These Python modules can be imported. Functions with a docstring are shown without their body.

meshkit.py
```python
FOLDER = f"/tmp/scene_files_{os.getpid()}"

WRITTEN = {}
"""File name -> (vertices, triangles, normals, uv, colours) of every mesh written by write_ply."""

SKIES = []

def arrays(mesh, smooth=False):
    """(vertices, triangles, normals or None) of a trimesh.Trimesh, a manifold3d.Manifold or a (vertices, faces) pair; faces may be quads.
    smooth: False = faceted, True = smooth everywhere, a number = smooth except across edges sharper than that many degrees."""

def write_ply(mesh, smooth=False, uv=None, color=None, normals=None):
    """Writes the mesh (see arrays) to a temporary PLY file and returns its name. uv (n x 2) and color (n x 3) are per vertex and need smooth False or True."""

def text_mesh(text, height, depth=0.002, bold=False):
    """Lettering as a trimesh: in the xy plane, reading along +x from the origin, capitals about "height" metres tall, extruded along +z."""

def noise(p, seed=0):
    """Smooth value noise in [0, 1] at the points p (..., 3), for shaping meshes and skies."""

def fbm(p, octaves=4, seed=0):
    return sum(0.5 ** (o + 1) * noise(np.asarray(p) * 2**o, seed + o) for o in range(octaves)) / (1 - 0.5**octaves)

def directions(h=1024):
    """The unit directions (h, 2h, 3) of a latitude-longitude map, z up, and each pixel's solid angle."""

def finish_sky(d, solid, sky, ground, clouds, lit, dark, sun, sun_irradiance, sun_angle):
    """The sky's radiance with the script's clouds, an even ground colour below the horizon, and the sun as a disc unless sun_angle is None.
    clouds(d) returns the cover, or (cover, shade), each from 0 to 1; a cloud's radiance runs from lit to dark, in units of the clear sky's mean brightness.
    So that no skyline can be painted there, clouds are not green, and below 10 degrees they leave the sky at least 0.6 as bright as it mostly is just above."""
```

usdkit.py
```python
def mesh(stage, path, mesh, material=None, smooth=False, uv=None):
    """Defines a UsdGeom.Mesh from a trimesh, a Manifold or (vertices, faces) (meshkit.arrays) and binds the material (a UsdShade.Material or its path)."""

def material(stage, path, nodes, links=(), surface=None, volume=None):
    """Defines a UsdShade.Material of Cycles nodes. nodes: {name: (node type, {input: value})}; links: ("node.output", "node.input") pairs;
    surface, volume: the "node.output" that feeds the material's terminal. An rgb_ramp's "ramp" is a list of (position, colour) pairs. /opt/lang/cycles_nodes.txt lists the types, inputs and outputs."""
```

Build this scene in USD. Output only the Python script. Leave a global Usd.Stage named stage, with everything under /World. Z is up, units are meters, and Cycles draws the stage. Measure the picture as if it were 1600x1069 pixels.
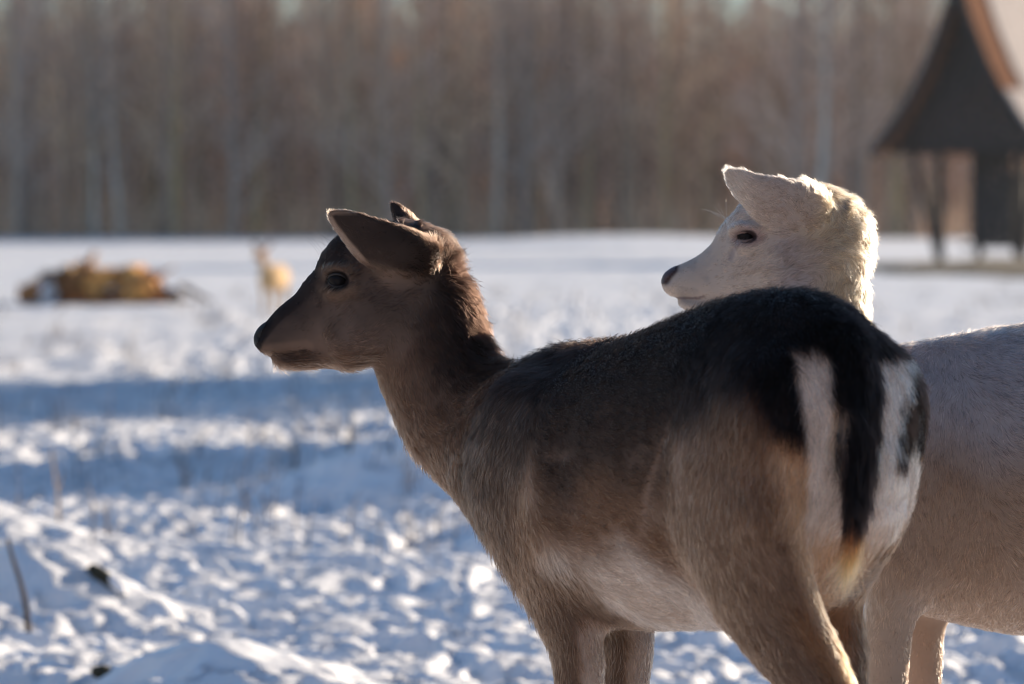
"""Two fallow deer in a snowy field before a bare winter forest."""
import math
import numpy as np, trimesh, usdkit
from pxr import Usd, UsdGeom, UsdLux, UsdShade, Gf, Sdf, Vt
from meshkit import fbm, noise
from scipy.spatial import cKDTree
from scipy.interpolate import PchipInterpolator

stage = Usd.Stage.CreateInMemory()
UsdGeom.SetStageUpAxis(stage, 'Z')
UsdGeom.SetStageMetersPerUnit(stage, 1.0)
UsdGeom.Xform.Define(stage, '/World')
UsdGeom.Scope.Define(stage, '/World/Looks')

# ------------------------------------------------------------------ camera, sky, sun, exposure
EYE_Z, FPX = 0.98, 6000.0            # eye height; focal length in pixels of a 1600 pixel wide picture
PITCH = math.atan(179.5 / FPX)
cam = UsdGeom.Camera.Define(stage, '/World/camera')
cam.AddTranslateOp().Set((0, 0, EYE_Z))
cam.AddRotateXOp().Set(90 - math.degrees(PITCH))
cam.CreateHorizontalApertureAttr(36.0)
cam.CreateFocalLengthAttr(36.0 * FPX / 1600)
cam.CreateFStopAttr(5.4)
cam.CreateFocusDistanceAttr(5.06)
cam.CreateExposureAttr(1.03)
cam.CreateClippingRangeAttr((0.1, 5000))

SUN = np.array([0.73, 0.685, 0.0]); SUN /= np.linalg.norm(SUN)
ELEV = math.radians(13.0)
SUN = np.array([SUN[0] * math.cos(ELEV), SUN[1] * math.cos(ELEV), math.sin(ELEV)])
sun = UsdLux.DistantLight.Define(stage, '/World/sun')
sun.CreateIntensityAttr(1.25)
sun.CreateAngleAttr(0.5)
sun.CreateColorAttr((1.0, 0.84, 0.66))
sun.GetPrim().CreateAttribute('inputs:normalize', Sdf.ValueTypeNames.Bool).Set(True)
_z = SUN; _x = np.cross([0, 0, 1], _z); _x /= np.linalg.norm(_x); _y = np.cross(_z, _x)
sun.AddTransformOp().Set(Gf.Matrix4d(*_x, 0, *_y, 0, *_z, 0, 0, 0, 0, 1))

usdkit.material(stage, '/World/Looks/sky_light', {
    'sky': ('sky_texture', {'sky_type': 'single_scattering', 'sun_disc': False, 'sun_elevation': ELEV,
                            'sun_rotation': math.atan2(SUN[0], SUN[1]), 'altitude': 100.0, 'air_density': 1.0,
                            'aerosol_density': 0.12, 'ozone_density': 3.2}),
    'b': ('background_shader', {'strength': 0.068})}, [('sky.color', 'b.color')], surface='b.background')
dome = UsdLux.DomeLight.Define(stage, '/World/sky')
UsdShade.MaterialBindingAPI.Apply(dome.GetPrim()).Bind(UsdShade.Material.Get(stage, '/World/Looks/sky_light'))
dome.GetPrim().SetCustomDataByKey('kind', 'structure')

# ------------------------------------------------------------------ helpers
RNG = np.random.default_rng(7)
_names = {}


def numbered(parent, name):
    k = _names.get((parent, name), 0)
    _names[(parent, name)] = k + 1
    return name if k == 0 else f'{name}_{k:03d}'


def data(prim, label=None, cat=None, group=None, kind=None):
    for key, v in (('label', label), ('category', cat), ('group', group), ('kind', kind)):
        if v:
            prim.SetCustomDataByKey(key, v)


def thing(name, label=None, cat=None, loc=(0, 0, 0), rz=0.0, group=None, kind=None):
    path = '/World/' + numbered('/World', name)
    x = UsdGeom.Xform.Define(stage, path)
    x.AddTranslateOp().Set(Gf.Vec3d(*map(float, loc)))
    if rz:
        x.AddRotateZOp().Set(math.degrees(rz))
    data(x.GetPrim(), label, cat, group, kind)
    return path


def part(parent, name, mesh, mat, smooth=False, label=None, kind=None):
    path = parent + '/' + numbered(parent, name)
    m = usdkit.mesh(stage, path, mesh, f'/World/Looks/{mat}', smooth=smooth)
    data(m.GetPrim(), label=label, kind=kind)
    return m


def P(u, v, d):
    """The point at depth d (metres along +y) where the picture position (u, v) was measured."""
    a, b = (u - 800) / FPX, -(v - 534.5) / FPX
    r = np.array([a, math.cos(PITCH) + b * math.sin(PITCH), -math.sin(PITCH) + b * math.cos(PITCH)])
    return np.array([0, 0, EYE_Z]) + r * (d / r[1])


def sstep(a, b, x):
    t = np.clip((np.asarray(x, float) - a) / (b - a), 0, 1)
    return t * t * (3 - 2 * t)


def mixc(c, new, w):
    return c * (1 - w[:, None]) + np.asarray(new) * w[:, None]


def simple(name, color, rough=0.8, var=0.25, scale=6.0, bump=0.0, spec=0.3):
    c = np.array(color)
    nodes = {'tc': ('texture_coordinate', {}), 'n': ('noise_texture', {'scale': scale, 'detail': 5.0}),
             'r': ('rgb_ramp', {'ramp': [(0.25, c * (1 - var)), (0.75, np.minimum(c * (1 + var), 0.95))]}),
             'p': ('principled_bsdf', {'roughness': rough, 'specular_ior_level': spec})}
    links = [('tc.object', 'n.vector'), ('n.fac', 'r.fac'), ('r.color', 'p.base_color')]
    if bump:
        nodes['b'] = ('bump', {'distance': bump, 'strength': 0.8})
        links += [('n.fac', 'b.height'), ('b.normal', 'p.normal')]
    return usdkit.material(stage, f'/World/Looks/{name}', nodes, links, surface='p.BSDF')


def tube(points, radii, sides=7, cap=True):
    p = np.asarray(points, float); r = np.broadcast_to(radii, (len(p),)).astype(float)
    t = np.gradient(p, axis=0); t /= np.linalg.norm(t, axis=1, keepdims=True) + 1e-12
    ref = np.array([0.31, 0.95, 0.05]) if abs(t[0, 2]) > 0.7 else np.array([0, 0, 1.0])
    a = np.cross(t, ref); a /= np.linalg.norm(a, axis=1, keepdims=True) + 1e-12
    b = np.cross(t, a); ang = np.arange(sides) * 2 * np.pi / sides
    v = p[:, None] + r[:, None, None] * (np.cos(ang)[None, :, None] * a[:, None] + np.sin(ang)[None, :, None] * b[:, None])
    i, j = np.meshgrid(np.arange(len(p) - 1), np.arange(sides), indexing='ij')
    A, B, C, D_ = i * sides + j, i * sides + (j + 1) % sides, (i + 1) * sides + (j + 1) % sides, (i + 1) * sides + j
    f = np.vstack([np.stack([A, C, B], -1).reshape(-1, 3), np.stack([A, D_, C], -1).reshape(-1, 3)])
    v = v.reshape(-1, 3)
    if cap:
        n = len(v); v = np.vstack([v, p[0], p[-1]])
        k = np.arange(sides); e = (len(p) - 1) * sides
        f = np.vstack([f, np.stack([np.full(sides, n), k, (k + 1) % sides], -1), np.stack([np.full(sides, n + 1), e + (k + 1) % sides, e + k], -1)])
    return v, f


def join(parts):
    vs, fs, n = [], [], 0
    for v, f in parts:
        vs.append(np.asarray(v)); fs.append(np.asarray(f) + n); n += len(v)
    return np.vstack(vs), np.vstack(fs)


def beam(p, q, w, h, up=(0, 0, 1)):
    """A squared timber from p to q, w wide, h high."""
    p, q = np.asarray(p, float), np.asarray(q, float)
    t = (q - p) / np.linalg.norm(q - p); s = np.cross(t, up); s /= np.linalg.norm(s); u = np.cross(s, t)
    c = min(w, h) * 0.08
    ring = [(-w / 2 + c, -h / 2), (w / 2 - c, -h / 2), (w / 2, -h / 2 + c), (w / 2, h / 2 - c), (w / 2 - c, h / 2), (-w / 2 + c, h / 2), (-w / 2, h / 2 - c), (-w / 2, -h / 2 + c)]
    v = np.array([e + a * s + b * u for e in (p, q) for a, b in ring])
    f = []
    for k in range(8):
        m = (k + 1) % 8
        f += [(k, m, 8 + m), (k, 8 + m, 8 + k)]
    for k in range(1, 7):
        f += [(0, k + 1, k), (8, 8 + k, 8 + k + 1)]
    return v, np.array(f)


# ------------------------------------------------------------------ snowy field
usdkit.material(stage, '/World/Looks/snow', {
    'g': ('geometry', {}), 'n': ('noise_texture', {'scale': 60.0, 'detail': 6.0, 'roughness': 0.65}),
    'n2': ('noise_texture', {'scale': 3.0, 'detail': 4.0}),
    'r': ('rgb_ramp', {'ramp': [(0.3, (0.80, 0.81, 0.83)), (0.7, (0.90, 0.90, 0.91))]}),
    'b': ('bump', {'distance': 0.006, 'strength': 0.6}),
    'p': ('principled_bsdf', {'roughness': 0.55, 'specular_ior_level': 0.25})},
    [('g.position', 'n.vector'), ('g.position', 'n2.vector'), ('n2.fac', 'r.fac'), ('r.color', 'p.base_color'),
     ('n.fac', 'b.height'), ('b.normal', 'p.normal')], surface='p.BSDF')

MOUNDS = [  # x, y, sigma x, sigma y, height, turn
    (-1.19, 9.75, 0.17, 0.17, 0.18, 0.2), (-1.72, 11.3, 0.26, 0.25, 0.20, 0.0), (-0.62, 8.15, 0.17, 0.22, 0.125, 0.3),
    (-0.36, 13.7, 0.32, 0.28, 0.20, -0.35), (0.35, 14.4, 0.6, 0.4, 0.20, 0.0), (2.2, 9.2, 0.5, 0.5, 0.12, 0.0),
    (5.0, 140, 5.0, 14, 0.55, 0.0), (-7, 150, 9.0, 12, 0.15, 0.0), (0.5, 25, 3.0, 1.6, 0.07, 0.1), (-1.5, 33, 3.0, 2.5, 0.08, 0.0)]


def ground_z(x, y, detail=True):
    x, y = np.asarray(x, float), np.asarray(y, float)
    z = 0.41 * sstep(100, 215, y) + 0.6 * sstep(215, 600, y)
    bump = np.zeros_like(z)
    for mx, my, sx, sy, h, a in MOUNDS:
        dx, dy = x - mx, y - my
        e = ((dx * math.cos(a) + dy * math.sin(a)) / sx) ** 2 + ((-dx * math.sin(a) + dy * math.cos(a)) / sy) ** 2
        bump = bump + h * np.exp(-e / 2)
    p = np.stack([x, y, np.zeros_like(x)], -1)
    far = sstep(14, 60, y)
    z = z + 0.11 * (fbm(p * 0.55, 3, 11) - 0.5) * (1 - 0.3 * far) + 0.10 * (fbm(p * [0.2, 0.12, 1], 3, 5) - 0.5)
    if detail:
        smooth = np.clip(1 - 9 * np.maximum(bump - 0.02, 0), 0.38, 1)
        warp = p + 0.05 * np.stack([fbm(p * 9, 2, 3), fbm(p * 9 + 7, 2, 4), 0 * x], -1)
        lump = np.abs(2 * fbm(warp * 10.0, 2, 21) - 1)             # billowy trodden clods
        clod = 0.068 * (0.32 - lump) + 0.035 * (fbm(p * 5.0, 2, 8) - 0.5) + 0.016 * (noise(p * 42, 9) - 0.5)
        hole = sstep(0.60, 0.72, noise(warp * 4.6, 33)) * 0.035       # old hoof prints
        z = z + (clod - hole) * smooth * (1 - sstep(30, 70, y)) + 0.05 * (fbm(p * 1.6, 3, 2) - 0.5) * smooth
    return z + bump


def axis_points(lo, fine0, fine1, hi, step, grow):
    a = list(np.arange(fine0, fine1, step))
    s, x = step, fine1
    while x < hi:
        a.append(x); s *= grow; x += s
    a.append(hi)
    s, x, b = step, fine0 - step, []
    while x > lo:
        b.append(x); s *= 1.25; x -= s
    b.append(lo)
    return np.array(b[::-1] + a)


gx = axis_points(-1500, -1.9, 1.9, 1500, 0.016, 1.05)
gx = np.unique(np.concatenate([-gx[gx > 1.9], gx[(gx >= -1.9)]]))
gy = axis_points(-60, 7.9, 15.0, 2500, 0.018, 1.012)
XX, YY = np.meshgrid(gx, gy, indexing='ij')
ZZ = ground_z(XX, YY)
nx, ny = XX.shape
I = np.arange(nx * ny).reshape(nx, ny)
quads = np.stack([I[:-1, :-1], I[1:, :-1], I[1:, 1:], I[:-1, 1:]], -1).reshape(-1, 4)
snow = usdkit.mesh(stage, '/World/snowy_ground', (np.stack([XX, YY, ZZ], -1).reshape(-1, 3), quads), '/World/Looks/snow', smooth=True)
data(snow.GetPrim(), 'trodden snow field with clods, mounds and blue shadows', 'ground', kind='structure')


def gz(x, y):
    return float(ground_z(np.array([x]), np.array([y]))[0])


def hit(u, v, lift=0.0):
    """Where the line of sight measured at (u, v) meets the snow."""
    d = np.linspace(7.0, 60.0, 1600)
    a = P(u, v, 1.0) - [0, 0, EYE_Z]
    q = np.array([0, 0, EYE_Z]) + d[:, None] * a / a[1]
    k = np.argmax(q[:, 2] < ground_z(q[:, 0], q[:, 1]))
    return q[k] + [0, 0, lift]


# ------------------------------------------------------------------ forest edge
simple('bark_birch', (0.46, 0.42, 0.38), 0.8, 0.25, 2.0)
simple('twig_birch', (0.22, 0.16, 0.135), 0.9, 0.3, 0.6)
simple('needle_green', (0.045, 0.06, 0.025), 0.8, 0.4, 2.0)
FY = 205.0


def tree_tone(name, a, b, c):
    """Bark or twigs whose tone differs from tree to tree and along the wood's edge."""
    usdkit.material(stage, f'/World/Looks/{name}', {
        'o': ('object_info', {}), 'g': ('geometry', {}), 'n': ('noise_texture', {'scale': 0.09, 'detail': 2.0}),
        'm': ('math', {'math_type': 'multiply_add', 'value2': 0.45}), 'k': ('math', {'math_type': 'multiply', 'value2': 0.6}),
        'r': ('rgb_ramp', {'ramp': [(0.15, a), (0.5, b), (0.85, c)]}),
        'p': ('principled_bsdf', {'roughness': 0.9, 'specular_ior_level': 0.2})},
        [('g.position', 'n.vector'), ('n.fac', 'k.value1'), ('o.random', 'm.value1'), ('k.value', 'm.value3'), ('m.value', 'r.fac'), ('r.color', 'p.base_color')], surface='p.BSDF')


tree_tone('bark_grey', (0.16, 0.13, 0.12), (0.28, 0.215, 0.19), (0.42, 0.31, 0.25))
tree_tone('bark_brown', (0.16, 0.115, 0.095), (0.31, 0.20, 0.15), (0.50, 0.30, 0.18))
tree_tone('bark_olive', (0.14, 0.115, 0.09), (0.27, 0.20, 0.13), (0.46, 0.32, 0.15))
tree_tone('twig_brown', (0.27, 0.19, 0.155), (0.53, 0.37, 0.275), (0.80, 0.53, 0.33))
tree_tone('twig_grey', (0.25, 0.20, 0.185), (0.48, 0.36, 0.31), (0.70, 0.50, 0.40))


def make_tree(rng, height, radius, low, spread, lean=0.0, twigs=9):
    """(trunk, crown) of one bare tree standing at the origin."""
    k = np.linspace(0, 1, 9)
    bend = np.cumsum(rng.normal(0, 0.05, (9, 2)), axis=0) * height / 20
    bend -= bend[0]
    tp = np.stack([bend[:, 0] + lean * k * height, bend[:, 1], k * height - 0.2], -1)
    tr = radius * (1 - k) ** 0.8 + 0.015 + 0.35 * radius * np.exp(-k * 30)
    trunk = tube(tp, tr, 7)
    crown = []
    n = int(15 + height * 0.7)
    for i in range(n):
        f = low + (0.97 - low) * (i + rng.random()) / n
        b = np.array([np.interp(f, k, tp[:, c]) for c in range(3)])
        az, up = rng.uniform(0, 2 * np.pi), rng.uniform(0.35, 1.0)
        ln = spread * (1.15 - f) * rng.uniform(0.6, 1.1) + 0.6
        d = np.array([math.cos(az), math.sin(az), up]); d /= np.linalg.norm(d)
        q = np.linspace(0, 1, 5)[:, None]
        lp = b + d * ln * q + np.array([0, 0, 0.22 * ln]) * q ** 2 + np.cumsum(rng.normal(0, 0.05 * ln, (5, 3)), 0) * q
        r0 = 0.30 * np.interp(f, k, tr) + 0.012
        crown.append(tube(lp, r0 * (1 - 0.85 * q[:, 0]) + 0.006, 4, False))
        for j in range(twigs):
            g = rng.uniform(0.2, 1.0)
            s = np.array([np.interp(g, q[:, 0], lp[:, c]) for c in range(3)])
            dd = d + rng.normal(0, 0.65, 3) + [0, 0, 0.25]; dd /= np.linalg.norm(dd)
            l2 = ln * rng.uniform(0.25, 0.55)
            mid = s + dd * l2 * 0.5 + rng.normal(0, 0.06, 3) * l2
            end = s + dd * l2 + rng.normal(0, 0.1, 3) * l2
            crown.append(tube([s, mid, end], [0.020, 0.014, 0.006], 3, False))
            for m in range(3):
                e2 = mid + (rng.normal(0, 0.5, 3) + dd * 0.7) * l2 * 0.5
                crown.append(tube([mid, e2], [0.011, 0.005], 3, False))
    return trunk, join(crown)


def define_tree(path, rng, bark, twig, **kw):
    x = UsdGeom.Xform.Define(stage, path) if not path.startswith('/World/tree_class') else None
    if x is None:
        x = stage.CreateClassPrim(path)
        x.SetTypeName('Xform')
    tr, cr = make_tree(rng, **kw)
    usdkit.mesh(stage, path + '/trunk', tr, f'/World/Looks/{bark}', smooth=True)
    usdkit.mesh(stage, path + '/crown', cr, f'/World/Looks/{twig}', smooth=False)


trng = np.random.default_rng(41)
KINDS = []
for i in range(9):
    bark, twig = [('bark_grey', 'twig_grey'), ('bark_brown', 'twig_brown'), ('bark_olive', 'twig_brown')][i % 3]
    path = f'/World/tree_class_{i:03d}'
    define_tree(path, trng, bark, twig, height=trng.uniform(15, 22), radius=trng.uniform(0.13, 0.25), low=trng.uniform(0.03, 0.25), spread=trng.uniform(3.0, 4.8), lean=trng.normal(0, 0.03))
    KINDS.append(path)
spots = []
while len(spots) < 286:
    y = FY + 42 * trng.random() ** 1.3
    w = 1.12 * (800 / FPX) * y + 2
    spots.append((trng.uniform(-w, w), y))
TREE_LABEL = 'bare grey-brown tree blurred in the forest edge behind the snowy field'
for x, y in spots:
    p = thing('forest_tree', TREE_LABEL, 'tree', (x, y, gz(x, y) - 0.1), trng.uniform(0, 6.28), group='bare trees of the forest edge')
    prim = stage.GetPrimAtPath(p)
    s = trng.uniform(0.8, 1.12) * (1 - 0.12 * math.exp(-((x - 0.098 * y) / 4.0) ** 2))
    UsdGeom.Xform(prim).AddScaleOp().Set(Gf.Vec3f(s, s, s))
    prim.GetReferences().AddInternalReference(KINDS[trng.integers(9)])
    prim.SetInstanceable(True)
for u, y, lean, label in ((1278, FY - 3, 0.03, 'pale birch trunk of the forest edge rising above the white deer'), (188, FY - 1, -0.07, 'pale leaning birch in the forest edge at upper left'),
                          (150, FY - 5, -0.03, 'low pale birch trunk in the forest edge above the log heap'), (1345, FY + 2, 0.06, 'pale birch trunk beside the steep barn roof'),
                          (776, FY, 0.0, 'slim pale birch trunk in the forest edge above the dark deer back')):
    x = (u - 800) / FPX * y
    p = thing('birch_tree', label, 'tree', (x, y, gz(x, y) - 0.1), 0.0)
    tr, cr = make_tree(trng, height=17 if u != 150 else 11, radius=0.17 if u == 1278 else 0.10, low=0.45, spread=3.0, lean=lean, twigs=6)
    part(p, 'trunk', tr, 'bark_birch', True)
    part(p, 'crown', cr, 'twig_birch')
# deeper wood and brush that reads as one mass
brush = []
for i in range(2600):
    y = FY + 45 + 75 * trng.random()
    w = 1.2 * (800 / FPX) * y + 4
    x = trng.uniform(-w, w); z0 = gz(x, y) - 0.2; h = trng.uniform(9, 17.5) * (1 - 0.12 * math.exp(-((x - 0.098 * y) / 5.0) ** 2))
    r = trng.uniform(0.07, 0.2); dx = trng.normal(0, 0.6)
    brush.append(tube([(x, y, z0), (x + dx * 0.4, y, z0 + h * 0.6), (x + dx, y, z0 + h)], [r, r * 0.7, 0.02], 4, False))
    for j in range(9):
        f = trng.uniform(0.2, 1); az = trng.uniform(0, 6.28); l = trng.uniform(0.8, 2.6)
        b = np.array([x + dx * f, y, z0 + h * f])
        brush.append(tube([b, b + [l * math.cos(az), l * math.sin(az), l * trng.uniform(0.2, 1.2)]], [0.05, 0.015], 3, False))
far = usdkit.mesh(stage, '/World/deeper_forest', join(brush), '/World/Looks/twig_grey')
data(far.GetPrim(), 'deeper bare winter forest reading as one grey-brown mass', 'forest', kind='stuff')
low = []
for i in range(5200):
    y = FY - 2 + 60 * trng.random()
    w = 1.15 * (800 / FPX) * y + 3
    x = trng.uniform(-w, w); z0 = gz(x, y) - 0.05; h = trng.uniform(0.6, 5.0) * trng.uniform(0.3, 1)
    az = trng.uniform(0, 6.28)
    low.append(tube([(x, y, z0), (x + 0.3 * h * math.cos(az), y + 0.3 * h * math.sin(az), z0 + h)], [0.035, 0.012], 3, False))
    low.append(tube([(x, y, z0 + 0.3 * h), (x - 0.4 * h * math.sin(az), y + 0.3 * h * math.cos(az), z0 + 0.85 * h)], [0.03, 0.01], 3, False))
und = usdkit.mesh(stage, '/World/undergrowth', join(low), '/World/Looks/twig_brown')
data(und.GetPrim(), 'thin brown undergrowth along the foot of the forest', 'undergrowth', kind='stuff')

# the forest on the viewer's own side of the field, seen only as the dark ring that the eyes mirror
inst = UsdGeom.PointInstancer.Define(stage, '/World/forest_behind')
inst.CreatePrototypesRel().SetTargets([])
for i, k in enumerate(KINDS[:4]):
    pr = UsdGeom.Xform.Define(stage, f'/World/forest_behind/tree_{i:03d}')
    pr.GetPrim().GetReferences().AddInternalReference(k)
    inst.GetPrototypesRel().AddTarget(pr.GetPath())
pos, ids, ori = [], [], []
for i in range(620):
    a, r = trng.uniform(math.radians(172), math.radians(372)), 52 + 45 * trng.random()
    x, y = r * math.cos(a), r * math.sin(a)
    pos.append((x, y, gz(x, y) - 0.1)); ids.append(i % 4)
    h = trng.uniform(0, math.pi); ori.append(Gf.Quath(math.cos(h), 0, 0, math.sin(h)))
inst.CreatePositionsAttr(Vt.Vec3fArray([Gf.Vec3f(*map(float, p)) for p in pos]))
inst.CreateProtoIndicesAttr(Vt.IntArray(ids))
inst.CreateOrientationsAttr(Vt.QuathArray(ori))
data(inst.GetPrim(), 'bare forest on the near side of the field, behind the viewer', 'forest', kind='stuff')
# ------------------------------------------------------------------ winter air
usdkit.material(stage, '/World/Looks/air', {'v': ('principled_volume', {'color': (0.86, 0.90, 0.96), 'density': 0.00013, 'anisotropy': 0.4})}, volume='v.volume')
hb = trimesh.creation.box([700, 700, 36.0]); hb.apply_translation([0, 60, 14.5])
hz = usdkit.mesh(stage, '/World/haze', hb, '/World/Looks/air')
data(hz.GetPrim(), 'thin winter haze over the whole field and forest', 'haze', kind='stuff')
# ------------------------------------------------------------------ barn at the field's right side
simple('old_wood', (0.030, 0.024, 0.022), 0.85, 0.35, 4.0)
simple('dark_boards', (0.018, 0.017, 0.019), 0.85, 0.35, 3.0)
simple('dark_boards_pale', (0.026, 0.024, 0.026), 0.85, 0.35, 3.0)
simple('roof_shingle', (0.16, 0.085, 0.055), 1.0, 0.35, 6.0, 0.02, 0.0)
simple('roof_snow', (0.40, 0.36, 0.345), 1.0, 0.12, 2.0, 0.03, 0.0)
simple('old_hay', (0.06, 0.042, 0.025), 0.95, 0.4, 5.0)
simple('bare_soil', (0.095, 0.072, 0.042), 0.95, 0.45, 1.2, 0.03)
BA = math.radians(25)
G_, R_ = np.array([math.cos(BA), -math.sin(BA), 0]), np.array([math.sin(BA), math.cos(BA), 0])
APEX = P(1507, -25, 105.0)
B0 = np.array([APEX[0], APEX[1], gz(APEX[0], APEX[1])])


def bq(g, r, z):
    """Barn point: g along the gable, r along the ridge, z above the ground."""
    return G_ * g + R_ * r + np.array([0, 0, z])


HA = APEX[2] - B0[2]
PROF = [(0.0, HA), (0.42, HA - 1.22), (0.85, HA - 2.25), (1.25, HA - 3.0), (1.75, HA - 3.78), (2.42, HA - 4.60)]
barn = thing('hay_barn', 'dark open hay barn with steep flared snow-covered roof at the right edge', 'barn', B0)


def slope(side, r0, r1, lift0, lift1, i0=0, i1=5, e=0.0):
    """A slab of the roof between two ridge positions and two heights above the roof line."""
    pts = [np.array(p) for p in PROF[i0:i1 + 1]]
    nrm = []
    for k in range(len(pts)):
        a, b = pts[max(k - 1, 0)], pts[min(k + 1, len(pts) - 1)]
        t = (b - a) / np.linalg.norm(b - a); nrm.append(np.array([-t[1], t[0]]))
    v = []
    for r in (r0, r1):
        for lift in (lift0, lift1):
            for p, n in zip(pts, nrm):
                q = p + n * lift
                v.append(bq(side * (q[0] + e), r, q[1]))
    n = len(pts); f = []
    A = lambda r, l, k: r * 2 * n + l * n + k
    for k in range(n - 1):
        f += [(A(0, 1, k), A(0, 1, k + 1), A(1, 1, k + 1), A(1, 1, k)), (A(0, 0, k), A(1, 0, k), A(1, 0, k + 1), A(0, 0, k + 1)),
              (A(0, 0, k), A(0, 0, k + 1), A(0, 1, k + 1), A(0, 1, k)), (A(1, 0, k), A(1, 1, k), A(1, 1, k + 1), A(1, 0, k + 1))]
    f += [(A(0, 0, 0), A(0, 1, 0), A(1, 1, 0), A(1, 0, 0)), (A(0, 0, n - 1), A(1, 0, n - 1), A(1, 1, n - 1), A(0, 1, n - 1))]
    return np.array(v), np.array(f)


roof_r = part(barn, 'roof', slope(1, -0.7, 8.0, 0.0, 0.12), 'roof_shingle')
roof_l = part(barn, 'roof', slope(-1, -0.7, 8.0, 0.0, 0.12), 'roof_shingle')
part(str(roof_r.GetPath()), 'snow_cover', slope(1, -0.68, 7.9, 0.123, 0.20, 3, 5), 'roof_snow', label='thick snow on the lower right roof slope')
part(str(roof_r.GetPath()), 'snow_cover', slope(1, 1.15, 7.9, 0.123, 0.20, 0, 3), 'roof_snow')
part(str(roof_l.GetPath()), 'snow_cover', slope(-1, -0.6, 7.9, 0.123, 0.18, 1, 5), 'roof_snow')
for side in (-1, 1):
    for k in range(5):
        a, b = PROF[k], PROF[k + 1]
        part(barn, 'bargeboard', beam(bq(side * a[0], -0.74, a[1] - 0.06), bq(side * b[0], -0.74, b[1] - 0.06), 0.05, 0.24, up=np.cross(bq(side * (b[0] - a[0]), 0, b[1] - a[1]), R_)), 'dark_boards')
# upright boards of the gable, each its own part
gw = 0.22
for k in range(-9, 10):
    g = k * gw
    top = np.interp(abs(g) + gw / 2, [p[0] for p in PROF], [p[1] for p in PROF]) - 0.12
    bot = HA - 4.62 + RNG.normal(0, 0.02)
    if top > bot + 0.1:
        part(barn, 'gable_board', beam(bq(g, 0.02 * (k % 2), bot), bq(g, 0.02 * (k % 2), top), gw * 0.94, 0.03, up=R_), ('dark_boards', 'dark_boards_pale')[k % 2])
for k in range(6):
    g = 0.0 + k * 0.2
    part(barn, 'wall_board', beam(bq(g, 1.0 + 0.015 * (k % 2), 0.42 + RNG.uniform(0, .1)), bq(g, 1.0 + 0.015 * (k % 2), HA - 4.5), 0.188, 0.03, up=R_), ('dark_boards', 'dark_boards_pale')[k % 2])
for g in (-0.72, 1.62):
    for r in (0.15, 3.6, 7.3):
        part(barn, 'post', beam(bq(g, r, -0.2), bq(g, r, HA - 4.3), 0.2, 0.2, up=R_), 'old_wood')
for r in (0.15, 7.3):
    part(barn, 'brace', beam(bq(-0.66, r - 0.2, -0.1), bq(-1.55, r - 0.2, HA - 4.2), 0.16, 0.14, up=R_), 'old_wood')
    part(barn, 'brace', beam(bq(1.68, r - 0.2, -0.1), bq(2.1, r - 0.2, HA - 4.45), 0.16, 0.14, up=R_), 'old_wood')
    part(barn, 'tie_beam', beam(bq(-2.2, r, HA - 4.42), bq(2.2, r, HA - 4.42), 0.18, 0.2), 'old_wood')
part(barn, 'feed_floor', beam(bq(-0.5, 3.8, 0.45), bq(1.5, 3.8, 0.45), 5.2, 0.10), 'old_wood')
hv = trimesh.creation.icosphere(3); hp = np.array(hv.vertices)
hp = hp * (1 + 0.25 * (fbm(hp * 3 + 9, 3, 4)[:, None] - 0.5))
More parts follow.
